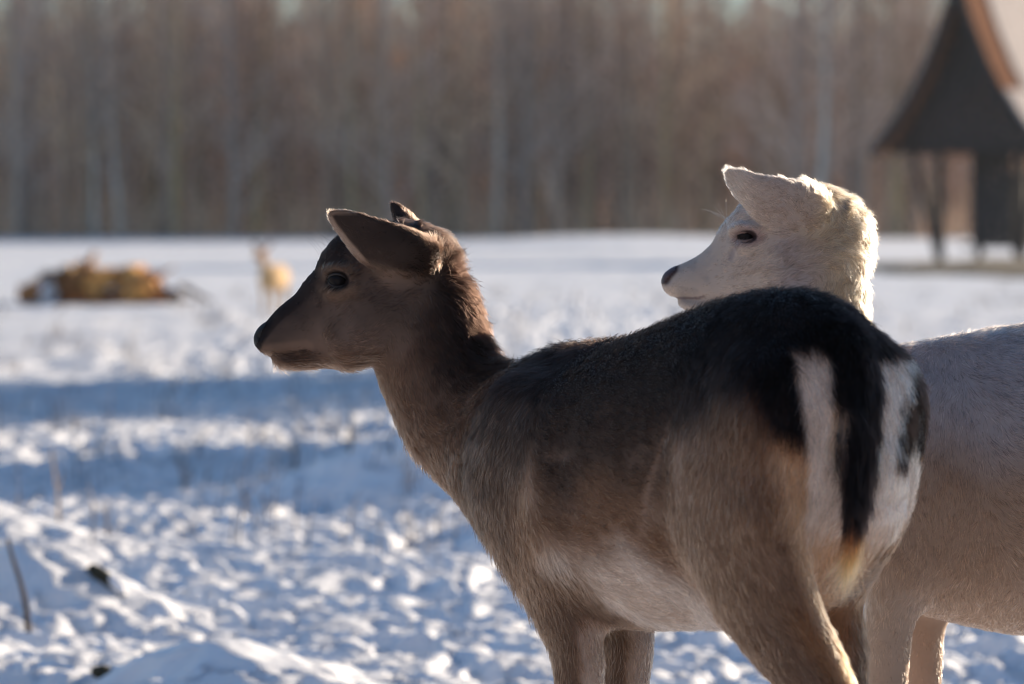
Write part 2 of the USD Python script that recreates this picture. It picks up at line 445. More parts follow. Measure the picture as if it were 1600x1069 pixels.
hay = np.stack([bq(0, 0, 0)] * len(hp)) + (hp[:, :1] * 0.55 + 0.55) * G_ + (hp[:, 1:2] * 2.0 + 3.4) * R_ + np.stack([0 * hp[:, 0], 0 * hp[:, 0], hp[:, 2] * 1.0 + 1.5], -1)
part(barn, 'hay', (hay, np.array(hv.faces)), 'old_hay', True)
# trampled bare ground before the barn
sx, sy = np.meshgrid(np.linspace(6.8, 22, 70), np.linspace(62, 106, 52), indexing='ij')
edge = ((sx - 15.5) / 7.8) ** 2 + ((sy - 84) / 18.0) ** 2 + 0.7 * (fbm(np.stack([sx * 0.5, sy * 0.3, 0 * sx], -1), 3, 17) - 0.5)
sz = ground_z(sx, sy, False) + 0.17 * sstep(1.0, 0.8, edge) - 0.02
si = np.arange(sx.size).reshape(sx.shape)
sq = np.stack([si[:-1, :-1], si[1:, :-1], si[1:, 1:], si[:-1, 1:]], -1).reshape(-1, 4)
keep = edge.ravel()[sq].min(1) < 1.0
sk = sq[keep]; su = np.unique(sk); sn = np.full(sx.size, -1); sn[su] = np.arange(len(su))
soil = usdkit.mesh(stage, '/World/bare_ground', (np.stack([sx, sy, sz], -1).reshape(-1, 3)[su], sn[sk]), '/World/Looks/bare_soil', smooth=True)
data(soil.GetPrim(), 'brown bare trampled ground in front of the dark barn', 'ground', kind='structure')

# ------------------------------------------------------------------ heap of logs and straw, far left
simple('log_bark', (0.30, 0.15, 0.06), 0.9, 0.4, 9.0, 0.01)
simple('log_bark_dark', (0.13, 0.08, 0.05), 0.9, 0.4, 9.0, 0.01)
simple('cut_wood', (0.62, 0.36, 0.13), 0.8, 0.2, 14.0)
simple('straw', (0.78, 0.36, 0.11), 0.95, 0.4, 14.0, 0.02)
simple('dead_stalk', (0.10, 0.07, 0.05), 0.9, 0.3, 30.0)
simple('pale_stalk', (0.42, 0.32, 0.23), 0.9, 0.3, 30.0)
simple('mossy_bark', (0.05, 0.045, 0.028), 0.9, 0.5, 60.0, 0.004)
simple('patch_snow', (0.86, 0.86, 0.88), 0.6, 0.04, 4.0, 0.01)
HX, HY = P(157, 470, 49.5)[0], 49.5
heap = thing('log_heap', 'heap of brown logs and straw with a snow patch, far left on the snow', 'log heap', (HX, HY, gz(HX, HY)))
UsdGeom.Xform(stage.GetPrimAtPath(heap)).AddScaleOp().Set(Gf.Vec3f(0.86, 1.0, 0.92))
def lumpy(center, size, seed, amp=0.35, sub=3):
    m = trimesh.creation.icosphere(sub); v = np.array(m.vertices)
    v = v * (1 + amp * (fbm(v * 2.2 + seed, 4, seed)[:, None] - 0.5) * 2)
    return v * size + center, np.array(m.faces)


hr = np.random.default_rng(5)
simple('brush_brown', (0.42, 0.165, 0.055), 0.95, 0.5, 9.0, 0.03)
for k, (c, sz) in enumerate((((-0.30, 0.1, 0.17), (0.62, 0.42, 0.34)), ((0.30, 0.05, 0.18), (0.60, 0.42, 0.36)), ((0.75, 0.0, 0.08), (0.34, 0.3, 0.16)), ((-0.80, 0.1, 0.10), (0.40, 0.36, 0.24)))):
    part(heap, 'brushwood', lumpy(c, sz, 20 + k, 0.5), 'brush_brown', True)
part(heap, 'straw', lumpy((0.52, -0.12, 0.22), (0.30, 0.34, 0.28), 3, 0.5), 'straw', True)
part(heap, 'straw', lumpy((0.02, -0.18, 0.26), (0.30, 0.26, 0.22), 8, 0.5), 'straw', True)
for i in range(26):
    x = hr.uniform(-0.95, 0.75); y = hr.uniform(-0.5, 0.3)
    top = 0.46 * math.sqrt(max(1 - (x / 1.15) ** 2, 0.05))
    r = hr.uniform(0.025, 0.065); ln = hr.uniform(0.35, 0.85); a = hr.normal(0.1, 0.7)
    d = np.array([math.cos(a), math.sin(a), hr.normal(0, 0.28)]) * ln / 2
    c = np.array([x, y, hr.uniform(0.25, 1.0) * top + r])
    qq = np.linspace(-1, 1, 5)[:, None]
    pts = c + d * qq + hr.normal(0, 0.014, (5, 3))
    lg = part(heap, 'log', tube(pts, r * np.linspace(1.06, 0.85, 5), 8), ('log_bark', 'log_bark_dark')[int(hr.random() < 0.2)], 35)
    dn = d / np.linalg.norm(d)
    part(str(lg.GetPath()), 'cut_end', tube([pts[-1] + dn * 0.002, pts[-1] + dn * 0.012], [r * 0.86, r * 0.84], 8), 'cut_wood', 35)
part(heap, 'snow_patch', lumpy((-0.74, -0.32, 0.13), (0.13, 0.10, 0.15), 13, 0.6), 'patch_snow', True)
part(heap, 'snow_patch', lumpy((0.22, -0.38, 0.18), (0.06, 0.05, 0.05), 15, 0.5), 'patch_snow', True)
for k in range(7):
    a = hr.uniform(-0.5, 0.5); x = hr.uniform(0.3, 0.8)
    part(heap, 'stick', tube([(x, hr.uniform(-.4, .4), 0.1), (x + 0.5 * math.cos(a), 0.5 * math.sin(a), hr.uniform(0.05, 0.3)), (x + 0.95 * math.cos(a), 0.8 * math.sin(a), 0.03)], [0.025, 0.02, 0.01], 5), 'log_bark_dark', 35)
s0 = P(270, 450, 48.0)
st = thing('tree_stump', 'small dark stump standing alone right of the log heap', 'stump', (s0[0], s0[1], gz(s0[0], s0[1])))
part(st, 'stump', tube([(0, 0, -0.05), (0.01, 0, 0.10), (0, 0.01, 0.2)], [0.11, 0.085, 0.08], 10), 'log_bark_dark', 35)
part(st, 'snow_cap', lumpy((0, 0, 0.22), (0.085, 0.085, 0.04), 2, 0.15, 2), 'patch_snow', True)

# ------------------------------------------------------------------ stalks, grass and a broken branch in the near snow


def stalk(label, foot, top, r, mat, bend=0.01):
    """foot and top as (u, v, d)."""
    a, b = P(*foot), P(*top)
    a[2] = gz(a[0], a[1]) - 0.02
    p = thing('dry_stalk', label, 'stalk', a)
    q = np.linspace(0, 1, 9)[:, None]
    pts = (b - a) * q + np.sin(q * 5) * [bend, 0, 0] * q
    part(p, 'stem', tube(pts, r * (1 - 0.5 * q[:, 0]), 6), mat, True)
    return p, b - a


stalk('dark crooked stalk in front of the shaded snow mound at lower left', (47, 985, 9.25), (20, 843, 9.3), 0.009, 'dead_stalk', 0.012)
p_, d_ = stalk('tall pale reddish stalk standing behind the left snow mounds', (92, 840, 11.9), (86, 700, 11.9), 0.0075, 'pale_stalk')
part(p_, 'side_shoot', tube([d_ * 0.5, d_ * 0.75 + [0.02, 0, 0]], [0.003, 0.0015], 5), 'pale_stalk', True)
stalk('thin brown stalk above the shaded ridge left of the dark deer chest', (545, 752, 13.6), (552, 640, 13.7), 0.006, 'dead_stalk')
stalk('short faint stalk right of the pale reddish stalk', (146, 830, 12.6), (144, 755, 12.6), 0.005, 'pale_stalk')
a, b = hit(141, 897, 0.020), hit(194, 938, 0.004)
br = thing('broken_branch', 'short broken mossy branch poking out of the left snow mound', 'branch', a)
q = np.linspace(0, 1, 7)[:, None]
part(br, 'branch', tube((b - a) * q + RNG.normal(0, 0.002, (7, 3)), [0.012, 0.021, 0.023, 0.021, 0.019, 0.016, 0.010], 12), 'mossy_bark', True)
part(br, 'snow_cover', tube((b - a) * (0.42 + 0.55 * q) + [0.004, 0.0, 0.009], [0.006, 0.014, 0.018, 0.019, 0.018, 0.015, 0.006], 10), 'patch_snow', True)
a = hit(160, 1058)
tw = thing('bark_piece', 'small dark piece of bark at the bottom left edge', 'bark', a)
part(tw, 'bark', lumpy((0, 0, 0.010), (0.024, 0.02, 0.016), 4, 0.4, 2), 'mossy_bark', True)
gr = np.random.default_rng(12)
blades, pale = [], []
for i in range(460):
    y = 11 * math.exp(gr.uniform(0, 1.7)) ; w = 0.15 * y + 0.4
    cx = gr.uniform(-w, w)
    for j in range(gr.integers(2, 9)):
        x, yy = cx + gr.normal(0, 0.06), y + gr.normal(0, 0.1)
        z0, h = gz(x, yy) - 0.02, gr.uniform(0.05, 0.22)
        d = gr.normal(0, 0.35, 2) * h
        r = gr.uniform(0.0015, 0.0032) * (1 + 0.02 * (y - 11))
        blades.append(tube([(x, yy, z0), (x + d[0] * 0.3, yy + d[1] * 0.3, z0 + h * 0.6), (x + d[0], yy + d[1], z0 + h)], [r, r * 0.8, r * 0.3], 3, False))
grass = usdkit.mesh(stage, '/World/dry_grass', join(blades), '/World/Looks/dead_stalk')
data(grass.GetPrim(), 'scattered thin dry grass blades poking through the snow', 'grass', kind='stuff')

# ------------------------------------------------------------------ spruces to the right of the view whose shadows lie across the field
for i, (x, y, h) in enumerate(((18.2, 39.1, 13.0), (19.4, 42.8, 13.5), (17.4, 32.6, 9.6))):
    sr = np.random.default_rng(60 + i)
    p = thing('spruce_tree', ('broad spruce nearest the field, right of the view', 'narrower spruce beside the broad one, right of the view', 'tall spruce behind the other two, right of the view', 'rear spruce of the group right of the view')[i], 'tree', (x, y, gz(x, y) - 0.05))
    part(p, 'trunk', tube([(0, 0, 0), (0, 0, h * 0.5), (0, 0, h)], [0.16, 0.1, 0.02], 8), 'bark_brown', True)
    vs, n = [], 8000
    f = sr.random(n) ** 0.75
    az = sr.uniform(0, 6.283, n)
    az = np.round(az * 2.2) / 2.2 + sr.normal(0, 0.09, n) + np.floor(f * 16)
    rad = (1 - f) * h * 0.24 * sr.random(n) ** 0.6 + 0.05
    c = np.stack([rad * np.cos(az), rad * np.sin(az), 0.35 + f * (h - 0.35) - rad * 0.25], -1)
    out = np.stack([np.cos(az), np.sin(az), -0.25 + 0 * az], -1)
    side = np.cross(out, [0, 0, 1.0]) + sr.normal(0, 0.3, (n, 3))
    L = sr.uniform(0.14, 0.3, n)[:, None]
    vs = np.stack([c - out * L, c + side * L * 0.35, c + out * L, c - side * L * 0.35], 1).reshape(-1, 3)
    part(p, 'crown', (vs, np.arange(4 * n).reshape(n, 4)), 'needle_green')

# a slender pine further right: its high crown keeps the low sun off the near deer's rump
pr = np.random.default_rng(91)
px, py = 16.72, 19.42
p = thing('pine_tree', 'slender pine with bare stem and high narrow crown, right of the view', 'tree', (px, py, gz(px, py) - 0.05))
part(p, 'trunk', tube([(0.05, 0, 0), (0.0, 0.03, 4.5), (0, 0, 9.2)], [0.12, 0.08, 0.015], 8), 'bark_brown', True)
n = 6500
f = pr.random(n); az = pr.uniform(0, 6.283, n)
rad = 0.64 * np.sqrt(1 - f) * pr.random(n) ** 0.5 + 0.02
c = np.stack([rad * np.cos(az), rad * np.sin(az), 5.74 + 3.5 * f], -1)
out = np.stack([np.cos(az), np.sin(az), 0.5 + 0 * az], -1)
side = np.cross(out, [0, 0, 1.0]) + pr.normal(0, 0.4, (n, 3))
L = pr.uniform(0.06, 0.13, n)[:, None]
part(p, 'crown', (np.stack([c - out * L, c + side * L * 0.4, c + out * L, c - side * L * 0.4], 1).reshape(-1, 3), np.arange(4 * n).reshape(n, 4)), 'needle_green')
# ------------------------------------------------------------------ sculpting: smooth unions of tapering tubes on a grid, then a surface


def frange(*spec):
    """Grid lines: (start, stop, step), (next stop, step) ..."""
    out, a = [], spec[0][0]
    for s in spec:
        stop, step = s[-2], s[-1]
        n = max(int(round((stop - a) / step)), 1)
        out.append(np.linspace(a, stop, n, endpoint=False)); a = stop
    return np.concatenate(out + [[a]]).astype(np.float32)


class Sculpt:
    def __init__(self, xs, ys, zs):
        self.ax = (xs, ys, zs)
        self.D = np.full((len(xs), len(ys), len(zs)), 0.15, np.float32)
        self.guides = []                                              # where fur flows: (point, direction, reach)

    def block(self, lo, hi):
        s = []
        for a, l, h in zip(self.ax, lo, hi):
            i, j = np.searchsorted(a, l), np.searchsorted(a, h)
            s.append(slice(max(i - 1, 0), min(j + 1, len(a))))
        s = tuple(s)
        return s, np.meshgrid(*(a[k] for a, k in zip(self.ax, s)), indexing='ij', sparse=True)

    def blend(self, s, d, k, cut=False):
        D = self.D[s]
        if cut:
            d = -d; h = np.clip(0.5 - 0.5 * (d - D) / k, 0, 1)
            self.D[s] = D * (1 - (1 - h)) * 1.0 if False else (d * (1 - h) + D * h) + k * h * (1 - h)
        else:
            h = np.clip(0.5 + 0.5 * (D - d) / k, 0, 1)
            self.D[s] = D * (1 - h) + d * h - k * h * (1 - h)

    def tube(self, st, k=0.02, flow=1, sub=4, droop=0.0, cut=False, ease=True):
        """st: rows (centre xyz, side radius a, up radius b, up xyz). Sections are ellipses."""
        st = np.array([np.concatenate([np.asarray(c, float), [a, b], np.asarray(u, float)]) for c, a, b, u in st])
        if len(st) > 2 and ease:
            t = np.concatenate([[0], np.cumsum(np.linalg.norm(np.diff(st[:, :3], axis=0), axis=1))])
            q = np.unique(np.concatenate([np.linspace(t[i], t[i + 1], sub + 1) for i in range(len(t) - 1)]))
            st = PchipInterpolator(t, st)(q)
        pad = st[:, 3:5].max() + 0.05
        s, (X, Y, Z) = self.block(st[:, :3].min(0) - pad, st[:, :3].max(0) + pad)
        T = np.full(np.broadcast_shapes(X.shape, Y.shape, Z.shape), 0.15, np.float32)
        for p, q in zip(st[:-1], st[1:]):
            lo = np.minimum(p[:3], q[:3]) - pad; hi = np.maximum(p[:3], q[:3]) + pad
            b = []
            for g, l, h in zip((X.ravel(), Y.ravel(), Z.ravel()), lo, hi):
                b.append(slice(int(np.searchsorted(g, l)), int(np.searchsorted(g, h))))
            b = tuple(b)
            x, y, z = X[b[0]] - np.float32(p[0]), Y[:, b[1]] - np.float32(p[1]), Z[:, :, b[2]] - np.float32(p[2])
            ax = q[:3] - p[:3]; L = np.linalg.norm(ax); ax = (ax / L).astype(np.float32)
            al = x * ax[0] + y * ax[1] + z * ax[2]
            t = np.clip(al / L, 0, 1)
            up = (p[5:] + q[5:]) / 2; up = up - ax * up.dot(ax); up = (up / np.linalg.norm(up)).astype(np.float32)
            sd = np.cross(ax, up).astype(np.float32)
            e = (al - t * L).astype(np.float32)
            yy = x * sd[0] + y * sd[1] + z * sd[2]
            zz = x * up[0] + y * up[1] + z * up[2]
            a = p[3] + t * (q[3] - p[3]); c = p[4] + t * (q[4] - p[4]); m = np.minimum(a, c)
            n1 = np.sqrt((yy / a) ** 2 + (zz / c) ** 2 + (e / m) ** 2) + 1e-6
            n2 = np.sqrt((yy / a ** 2) ** 2 + (zz / c ** 2) ** 2 + (e / m ** 2) ** 2) + 1e-6
            T[b] = np.minimum(T[b], (n1 * (n1 - 1) / n2).astype(np.float32))
        self.blend(s, T, k, cut)
        if flow and not cut:
            d = np.gradient(st[:, :3], axis=0) * flow
            d /= np.linalg.norm(d, axis=1, keepdims=True)
            d[:, 2] -= droop
            for c, v, r in zip(st[:, :3], d, st[:, 3:5].max(1)):
                self.guides.append(np.concatenate([c, v / np.linalg.norm(v), [r]]))

    def ball(self, c, r, k=0.02, cut=False, turn=None):
        c = np.asarray(c, float); r = np.broadcast_to(np.asarray(r, float), (3,))
        s, (X, Y, Z) = self.block(c - r.max() - 0.05, c + r.max() + 0.05)
        x, y, z = X - c[0], Y - c[1], Z - c[2]
        if turn is not None:
            A = np.asarray(turn, float)
            x, y, z = (A[i, 0] * x + A[i, 1] * y + A[i, 2] * z for i in range(3))
        n1 = np.sqrt((x / r[0]) ** 2 + (y / r[1]) ** 2 + (z / r[2]) ** 2) + 1e-6
        n2 = np.sqrt((x / r[0] ** 2) ** 2 + (y / r[1] ** 2) ** 2 + (z / r[2] ** 2) ** 2) + 1e-6
        self.blend(s, (n1 * (n1 - 1) / n2).astype(np.float32), k, cut)

    def surface(self):
        """Naive surface nets on the (unevenly spaced) grid."""
        D, (xs, ys, zs) = self.D, self.ax
        S = D < 0
        c = [S[i:S.shape[0] - 1 + i, j:S.shape[1] - 1 + j, k:S.shape[2] - 1 + k] for i in (0, 1) for j in (0, 1) for k in (0, 1)]
        cnt = sum(a.astype(np.int8) for a in c)
        act = np.argwhere((cnt > 0) & (cnt < 8))
        idx = np.full(cnt.shape, -1, np.int32); idx[tuple(act.T)] = np.arange(len(act))
        off = np.array([(i, j, k) for i in (0, 1) for j in (0, 1) for k in (0, 1)])
        pos, val = [], []
        for o in off:
            a = act + o
            pos.append(np.stack([xs[a[:, 0]], ys[a[:, 1]], zs[a[:, 2]]], -1)); val.append(D[tuple(a.T)])
        acc, n = np.zeros((len(act), 3)), np.zeros(len(act))
        for i in range(8):
            for j in range(i + 1, 8):
                if np.abs(off[i] - off[j]).sum() == 1:
                    m = (val[i] < 0) != (val[j] < 0)
                    t = (val[i] / np.where(val[i] == val[j], 1, val[i] - val[j]))[m, None]
                    acc[m] += pos[i][m] * (1 - t) + pos[j][m] * t; n[m] += 1
        V = acc / n[:, None]
        F = []
        for ax in range(3):
            u, w = (ax + 1) % 3, (ax + 2) % 3
            lo = [slice(None)] * 3; hi = [slice(None)] * 3
            lo[ax] = slice(0, -1); hi[ax] = slice(1, None)
            a, b = S[tuple(lo)], S[tuple(hi)]
            e = np.argwhere(a != b)
            inside = a[tuple(e.T)]
            ok = (e[:, u] > 0) & (e[:, w] > 0) & (e[:, u] < S.shape[u] - 1) & (e[:, w] < S.shape[w] - 1)
            e, inside = e[ok], inside[ok]
            q = []
            for du, dw in ((0, 0), (-1, 0), (-1, -1), (0, -1)):
                g = e.copy(); g[:, u] += du; g[:, w] += dw
                q.append(idx[tuple(g.T)])
            q = np.stack(q, 1)
            q[~inside] = q[~inside][:, ::-1]
            F.append(q)
        F = np.vstack(F)
        return V, np.vstack([F[:, [0, 1, 2]], F[:, [0, 2, 3]]])


def biggest(v, f):
    m = trimesh.Trimesh(v, f, process=False)
    lab = trimesh.graph.connected_component_labels(m.face_adjacency, node_count=len(f))
    keep = lab == np.bincount(lab).argmax()
    used = np.unique(f[keep]); new = np.full(len(v), -1); new[used] = np.arange(len(used))
    return v[used], new[f[keep]]


def normals_of(v, f):
    n = np.zeros_like(v); c = np.cross(v[f[:, 1]] - v[f[:, 0]], v[f[:, 2]] - v[f[:, 0]])
    for k in range(3):
        np.add.at(n, f[:, k], c)
    return n / (np.linalg.norm(n, axis=1, keepdims=True) + 1e-12)


usdkit.material(stage, '/World/Looks/coat_skin', {
    'c': ('attribute', {'attribute': 'coat'}), 'g': ('geometry', {}),
    'n': ('noise_texture', {'scale': 140.0, 'detail': 4.0}), 'b': ('bump', {'distance': 0.002, 'strength': 0.5}),
    'p': ('principled_bsdf', {'roughness': 0.75, 'specular_ior_level': 0.15})},
    [('c.color', 'p.base_color'), ('g.position', 'n.vector'), ('n.fac', 'b.height'), ('b.normal', 'p.normal')], surface='p.BSDF')
usdkit.material(stage, '/World/Looks/fur', {
    'c': ('attribute', {'attribute': 'coat'}),
    'p': ('principled_hair_bsdf', {'model': 'Chiang', 'parametrization': 'Direct coloring', 'roughness': 0.45, 'radial_roughness': 0.7, 'coat': 0.0, 'ior': 1.18, 'offset': 0.035})},
    [('c.color', 'p.color')], surface='p.BSDF')
usdkit.material(stage, '/World/Looks/eye_dark', {'p': ('principled_bsdf', {'base_color': (0.008, 0.006, 0.006), 'roughness': 0.06, 'specular_ior_level': 0.14})}, surface='p.BSDF')
usdkit.material(stage, '/World/Looks/eyelid_dark', {'p': ('principled_bsdf', {'base_color': (0.018, 0.013, 0.012), 'roughness': 0.5})}, surface='p.BSDF')
usdkit.material(stage, '/World/Looks/eyelid_pink', {'p': ('principled_bsdf', {'base_color': (0.26, 0.175, 0.155), 'roughness': 0.5})}, surface='p.BSDF')
usdkit.material(stage, '/World/Looks/hoof', {'p': ('principled_bsdf', {'base_color': (0.02, 0.017, 0.015), 'roughness': 0.5})}, surface='p.BSDF')
usdkit.material(stage, '/World/Looks/nose_dark', {
    'g': ('geometry', {}), 'v': ('voronoi_texture', {'scale': 700.0}), 'b': ('bump', {'distance': 0.0006, 'strength': 0.7}),
    'p': ('principled_bsdf', {'base_color': (0.012, 0.010, 0.010), 'roughness': 0.5, 'specular_ior_level': 0.25})},
    [('g.position', 'v.vector'), ('v.distance', 'b.height'), ('b.normal', 'p.normal')], surface='p.BSDF')

usdkit.material(stage, '/World/Looks/nose_pink', {
    'g': ('geometry', {}), 'v': ('voronoi_texture', {'scale': 700.0}), 'b': ('bump', {'distance': 0.0006, 'strength': 0.7}),
    'p': ('principled_bsdf', {'base_color': (0.075, 0.042, 0.042), 'roughness': 0.4})},
    [('g.position', 'v.vector'), ('v.distance', 'b.height'), ('b.normal', 'p.normal')], surface='p.BSDF')


def primvar(prim, name, values, interp):
    pv = UsdGeom.PrimvarsAPI(prim).CreatePrimvar(name, Sdf.ValueTypeNames.Color3fArray, interp)
    pv.Set(Vt.Vec3fArray.FromNumpy(np.ascontiguousarray(values, np.float32)))


def curves(path, pts, widths, color, label=None):
    """pts (n, m, 3), widths (n, m), color (n, 3)."""
    n, m = pts.shape[:2]
    c = UsdGeom.BasisCurves.Define(stage, path)
    c.CreateTypeAttr('linear')
    c.CreateCurveVertexCountsAttr(Vt.IntArray.FromNumpy(np.full(n, m, np.int32)))
    c.CreatePointsAttr(Vt.Vec3fArray.FromNumpy(pts.reshape(-1, 3).astype(np.float32)))
    c.CreateWidthsAttr(Vt.FloatArray.FromNumpy(widths.ravel().astype(np.float32)))
    c.SetWidthsInterpolation('vertex')
    primvar(c.GetPrim(), 'coat', np.repeat(color, m, 0), 'vertex')
    UsdShade.MaterialBindingAPI.Apply(c.GetPrim()).Bind(UsdShade.Material.Get(stage, '/World/Looks/fur'))
    data(c.GetPrim(), label=label, kind='stuff')
    return c


def fur(path, v, f, guides, coat, style, count, seed, segs=4):
    """Hairs on the surface. coat(p, n) -> colours; style(p, n) -> length, lift, density weight, thickness."""
    r = np.random.default_rng(seed)
    a, b, c = v[f[:, 0]], v[f[:, 1]], v[f[:, 2]]
    cr = np.cross(b - a, c - a); area = np.linalg.norm(cr, axis=1) / 2
    mid = (a + b + c) / 3; fn = cr / (2 * area[:, None] + 1e-15)
    w = area * style(mid, fn)[2]
    pick = r.choice(len(f), count, p=w / w.sum())
    u = np.sqrt(r.random(count)); t = r.random(count)
    p = a[pick] * (1 - u)[:, None] + b[pick] * (u * (1 - t))[:, None] + c[pick] * (u * t)[:, None]
    vn = normals_of(v, f)
    n = vn[f[pick, 0]] * (1 - u)[:, None] + vn[f[pick, 1]] * (u * (1 - t))[:, None] + vn[f[pick, 2]] * (u * t)[:, None]
    n /= np.linalg.norm(n, axis=1, keepdims=True) + 1e-12
    g = np.array(guides)
    dist, near = cKDTree(g[:, :3]).query(p, k=10)
    wt = 1 / (np.maximum(dist - 0.6 * g[near, 6], 0.006)) ** 2.5
    flow = (g[near, 3:6] * wt[..., None]).sum(1)
    wander = np.stack([fbm(p * 28 + o, 2, 7) - 0.5 for o in (0.0, 31.0, 57.0)], -1)
    clump = np.stack([noise(p * 110 + o, 3) - 0.5 for o in (0.0, 31.0, 57.0)], -1)
    flow /= np.linalg.norm(flow, axis=1, keepdims=True) + 1e-9
    length, lift, _, thick, curl = style(p, n)
    flow = flow + 0.9 * wander + (0.35 + 0.9 * curl)[:, None] * clump + r.normal(0, 0.16, p.shape)
    flow -= n * (flow * n).sum(1, keepdims=True)
    flow /= np.linalg.norm(flow, axis=1, keepdims=True) + 1e-9
    length = length * r.uniform(0.6, 1.25, count)
    lift = np.clip(lift * r.uniform(0.6, 1.5, count) + 0.5 * (wander[:, 0]) * 0.6, 0.03, 1.2)
    q = np.linspace(0, 1, segs)
    pts = p[:, None] - n[:, None] * 0.001
    along = length[:, None] * q * np.cos(lift)[:, None]
    up = length[:, None] * (np.sin(lift)[:, None] * (q - 0.45 * q ** 2))
    bend = (0.25 * length[:, None] * q ** 2)[..., None] * (clump * 1.5 * (0.4 + curl)[:, None])[:, None]
    pts = pts + along[..., None] * flow[:, None] + up[..., None] * n[:, None] + bend
    wd = thick[:, None] * np.array([1.0, 0.9, 0.65, 0.2])[None, :] if segs == 4 else thick[:, None] * np.linspace(1, 0.2, segs)
    tone = 1 + 0.9 * (noise(p * 260, 5) - 0.5) + 0.9 * (noise(p * 130 + 40, 6) - 0.5)
    col = coat(p, n, hair=True) * (np.clip(r.normal(1, 0.32, count), 0.35, 2.0) * tone)[:, None]
    return curves(path, pts, wd, np.clip(col, 0.002, 0.95))


def pair(top, bot, a, d0, d1=None):
    """A section between two outline points (u, v), half-width a; depth d0 at the top, d1 at the bottom."""
    t, b = P(*top, d0), P(*bot, d0 if d1 is None else d1)
    return (t + b) / 2, a, np.linalg.norm(t - b) / 2, (t - b)


def spot(u, v, d, a, b, up=(0, 0, 1)):
    return P(u, v, d), a, b, up


# ------------------------------------------------------------------ the dark deer
DF = np.array([-0.53, 0.848, 0.0]); DL = np.array([-0.848, -0.53, 0.0]); DT = np.array([0.40, 4.45, 0.0])


def bd(s, l, z):
    """Body point of the dark deer: s forward of the tail, l to its left, z above the ground."""
    return DT + DF * s + DL * l + np.array([0, 0, z])


DH = 5.20     # depth of the head's middle plane
dk = Sculpt(frange((-0.40, 0.06, 0.0026), (0.58, 0.0055)), frange((4.22, 5.0, 0.006), (5.34, 0.0036)), frange((0.0, 0.40, 0.011), (0.64, 0.006), (1.06, 0.0028)))
UPZ = (0, 0, 1)
EYE_D = P(527, 438, 1.0)


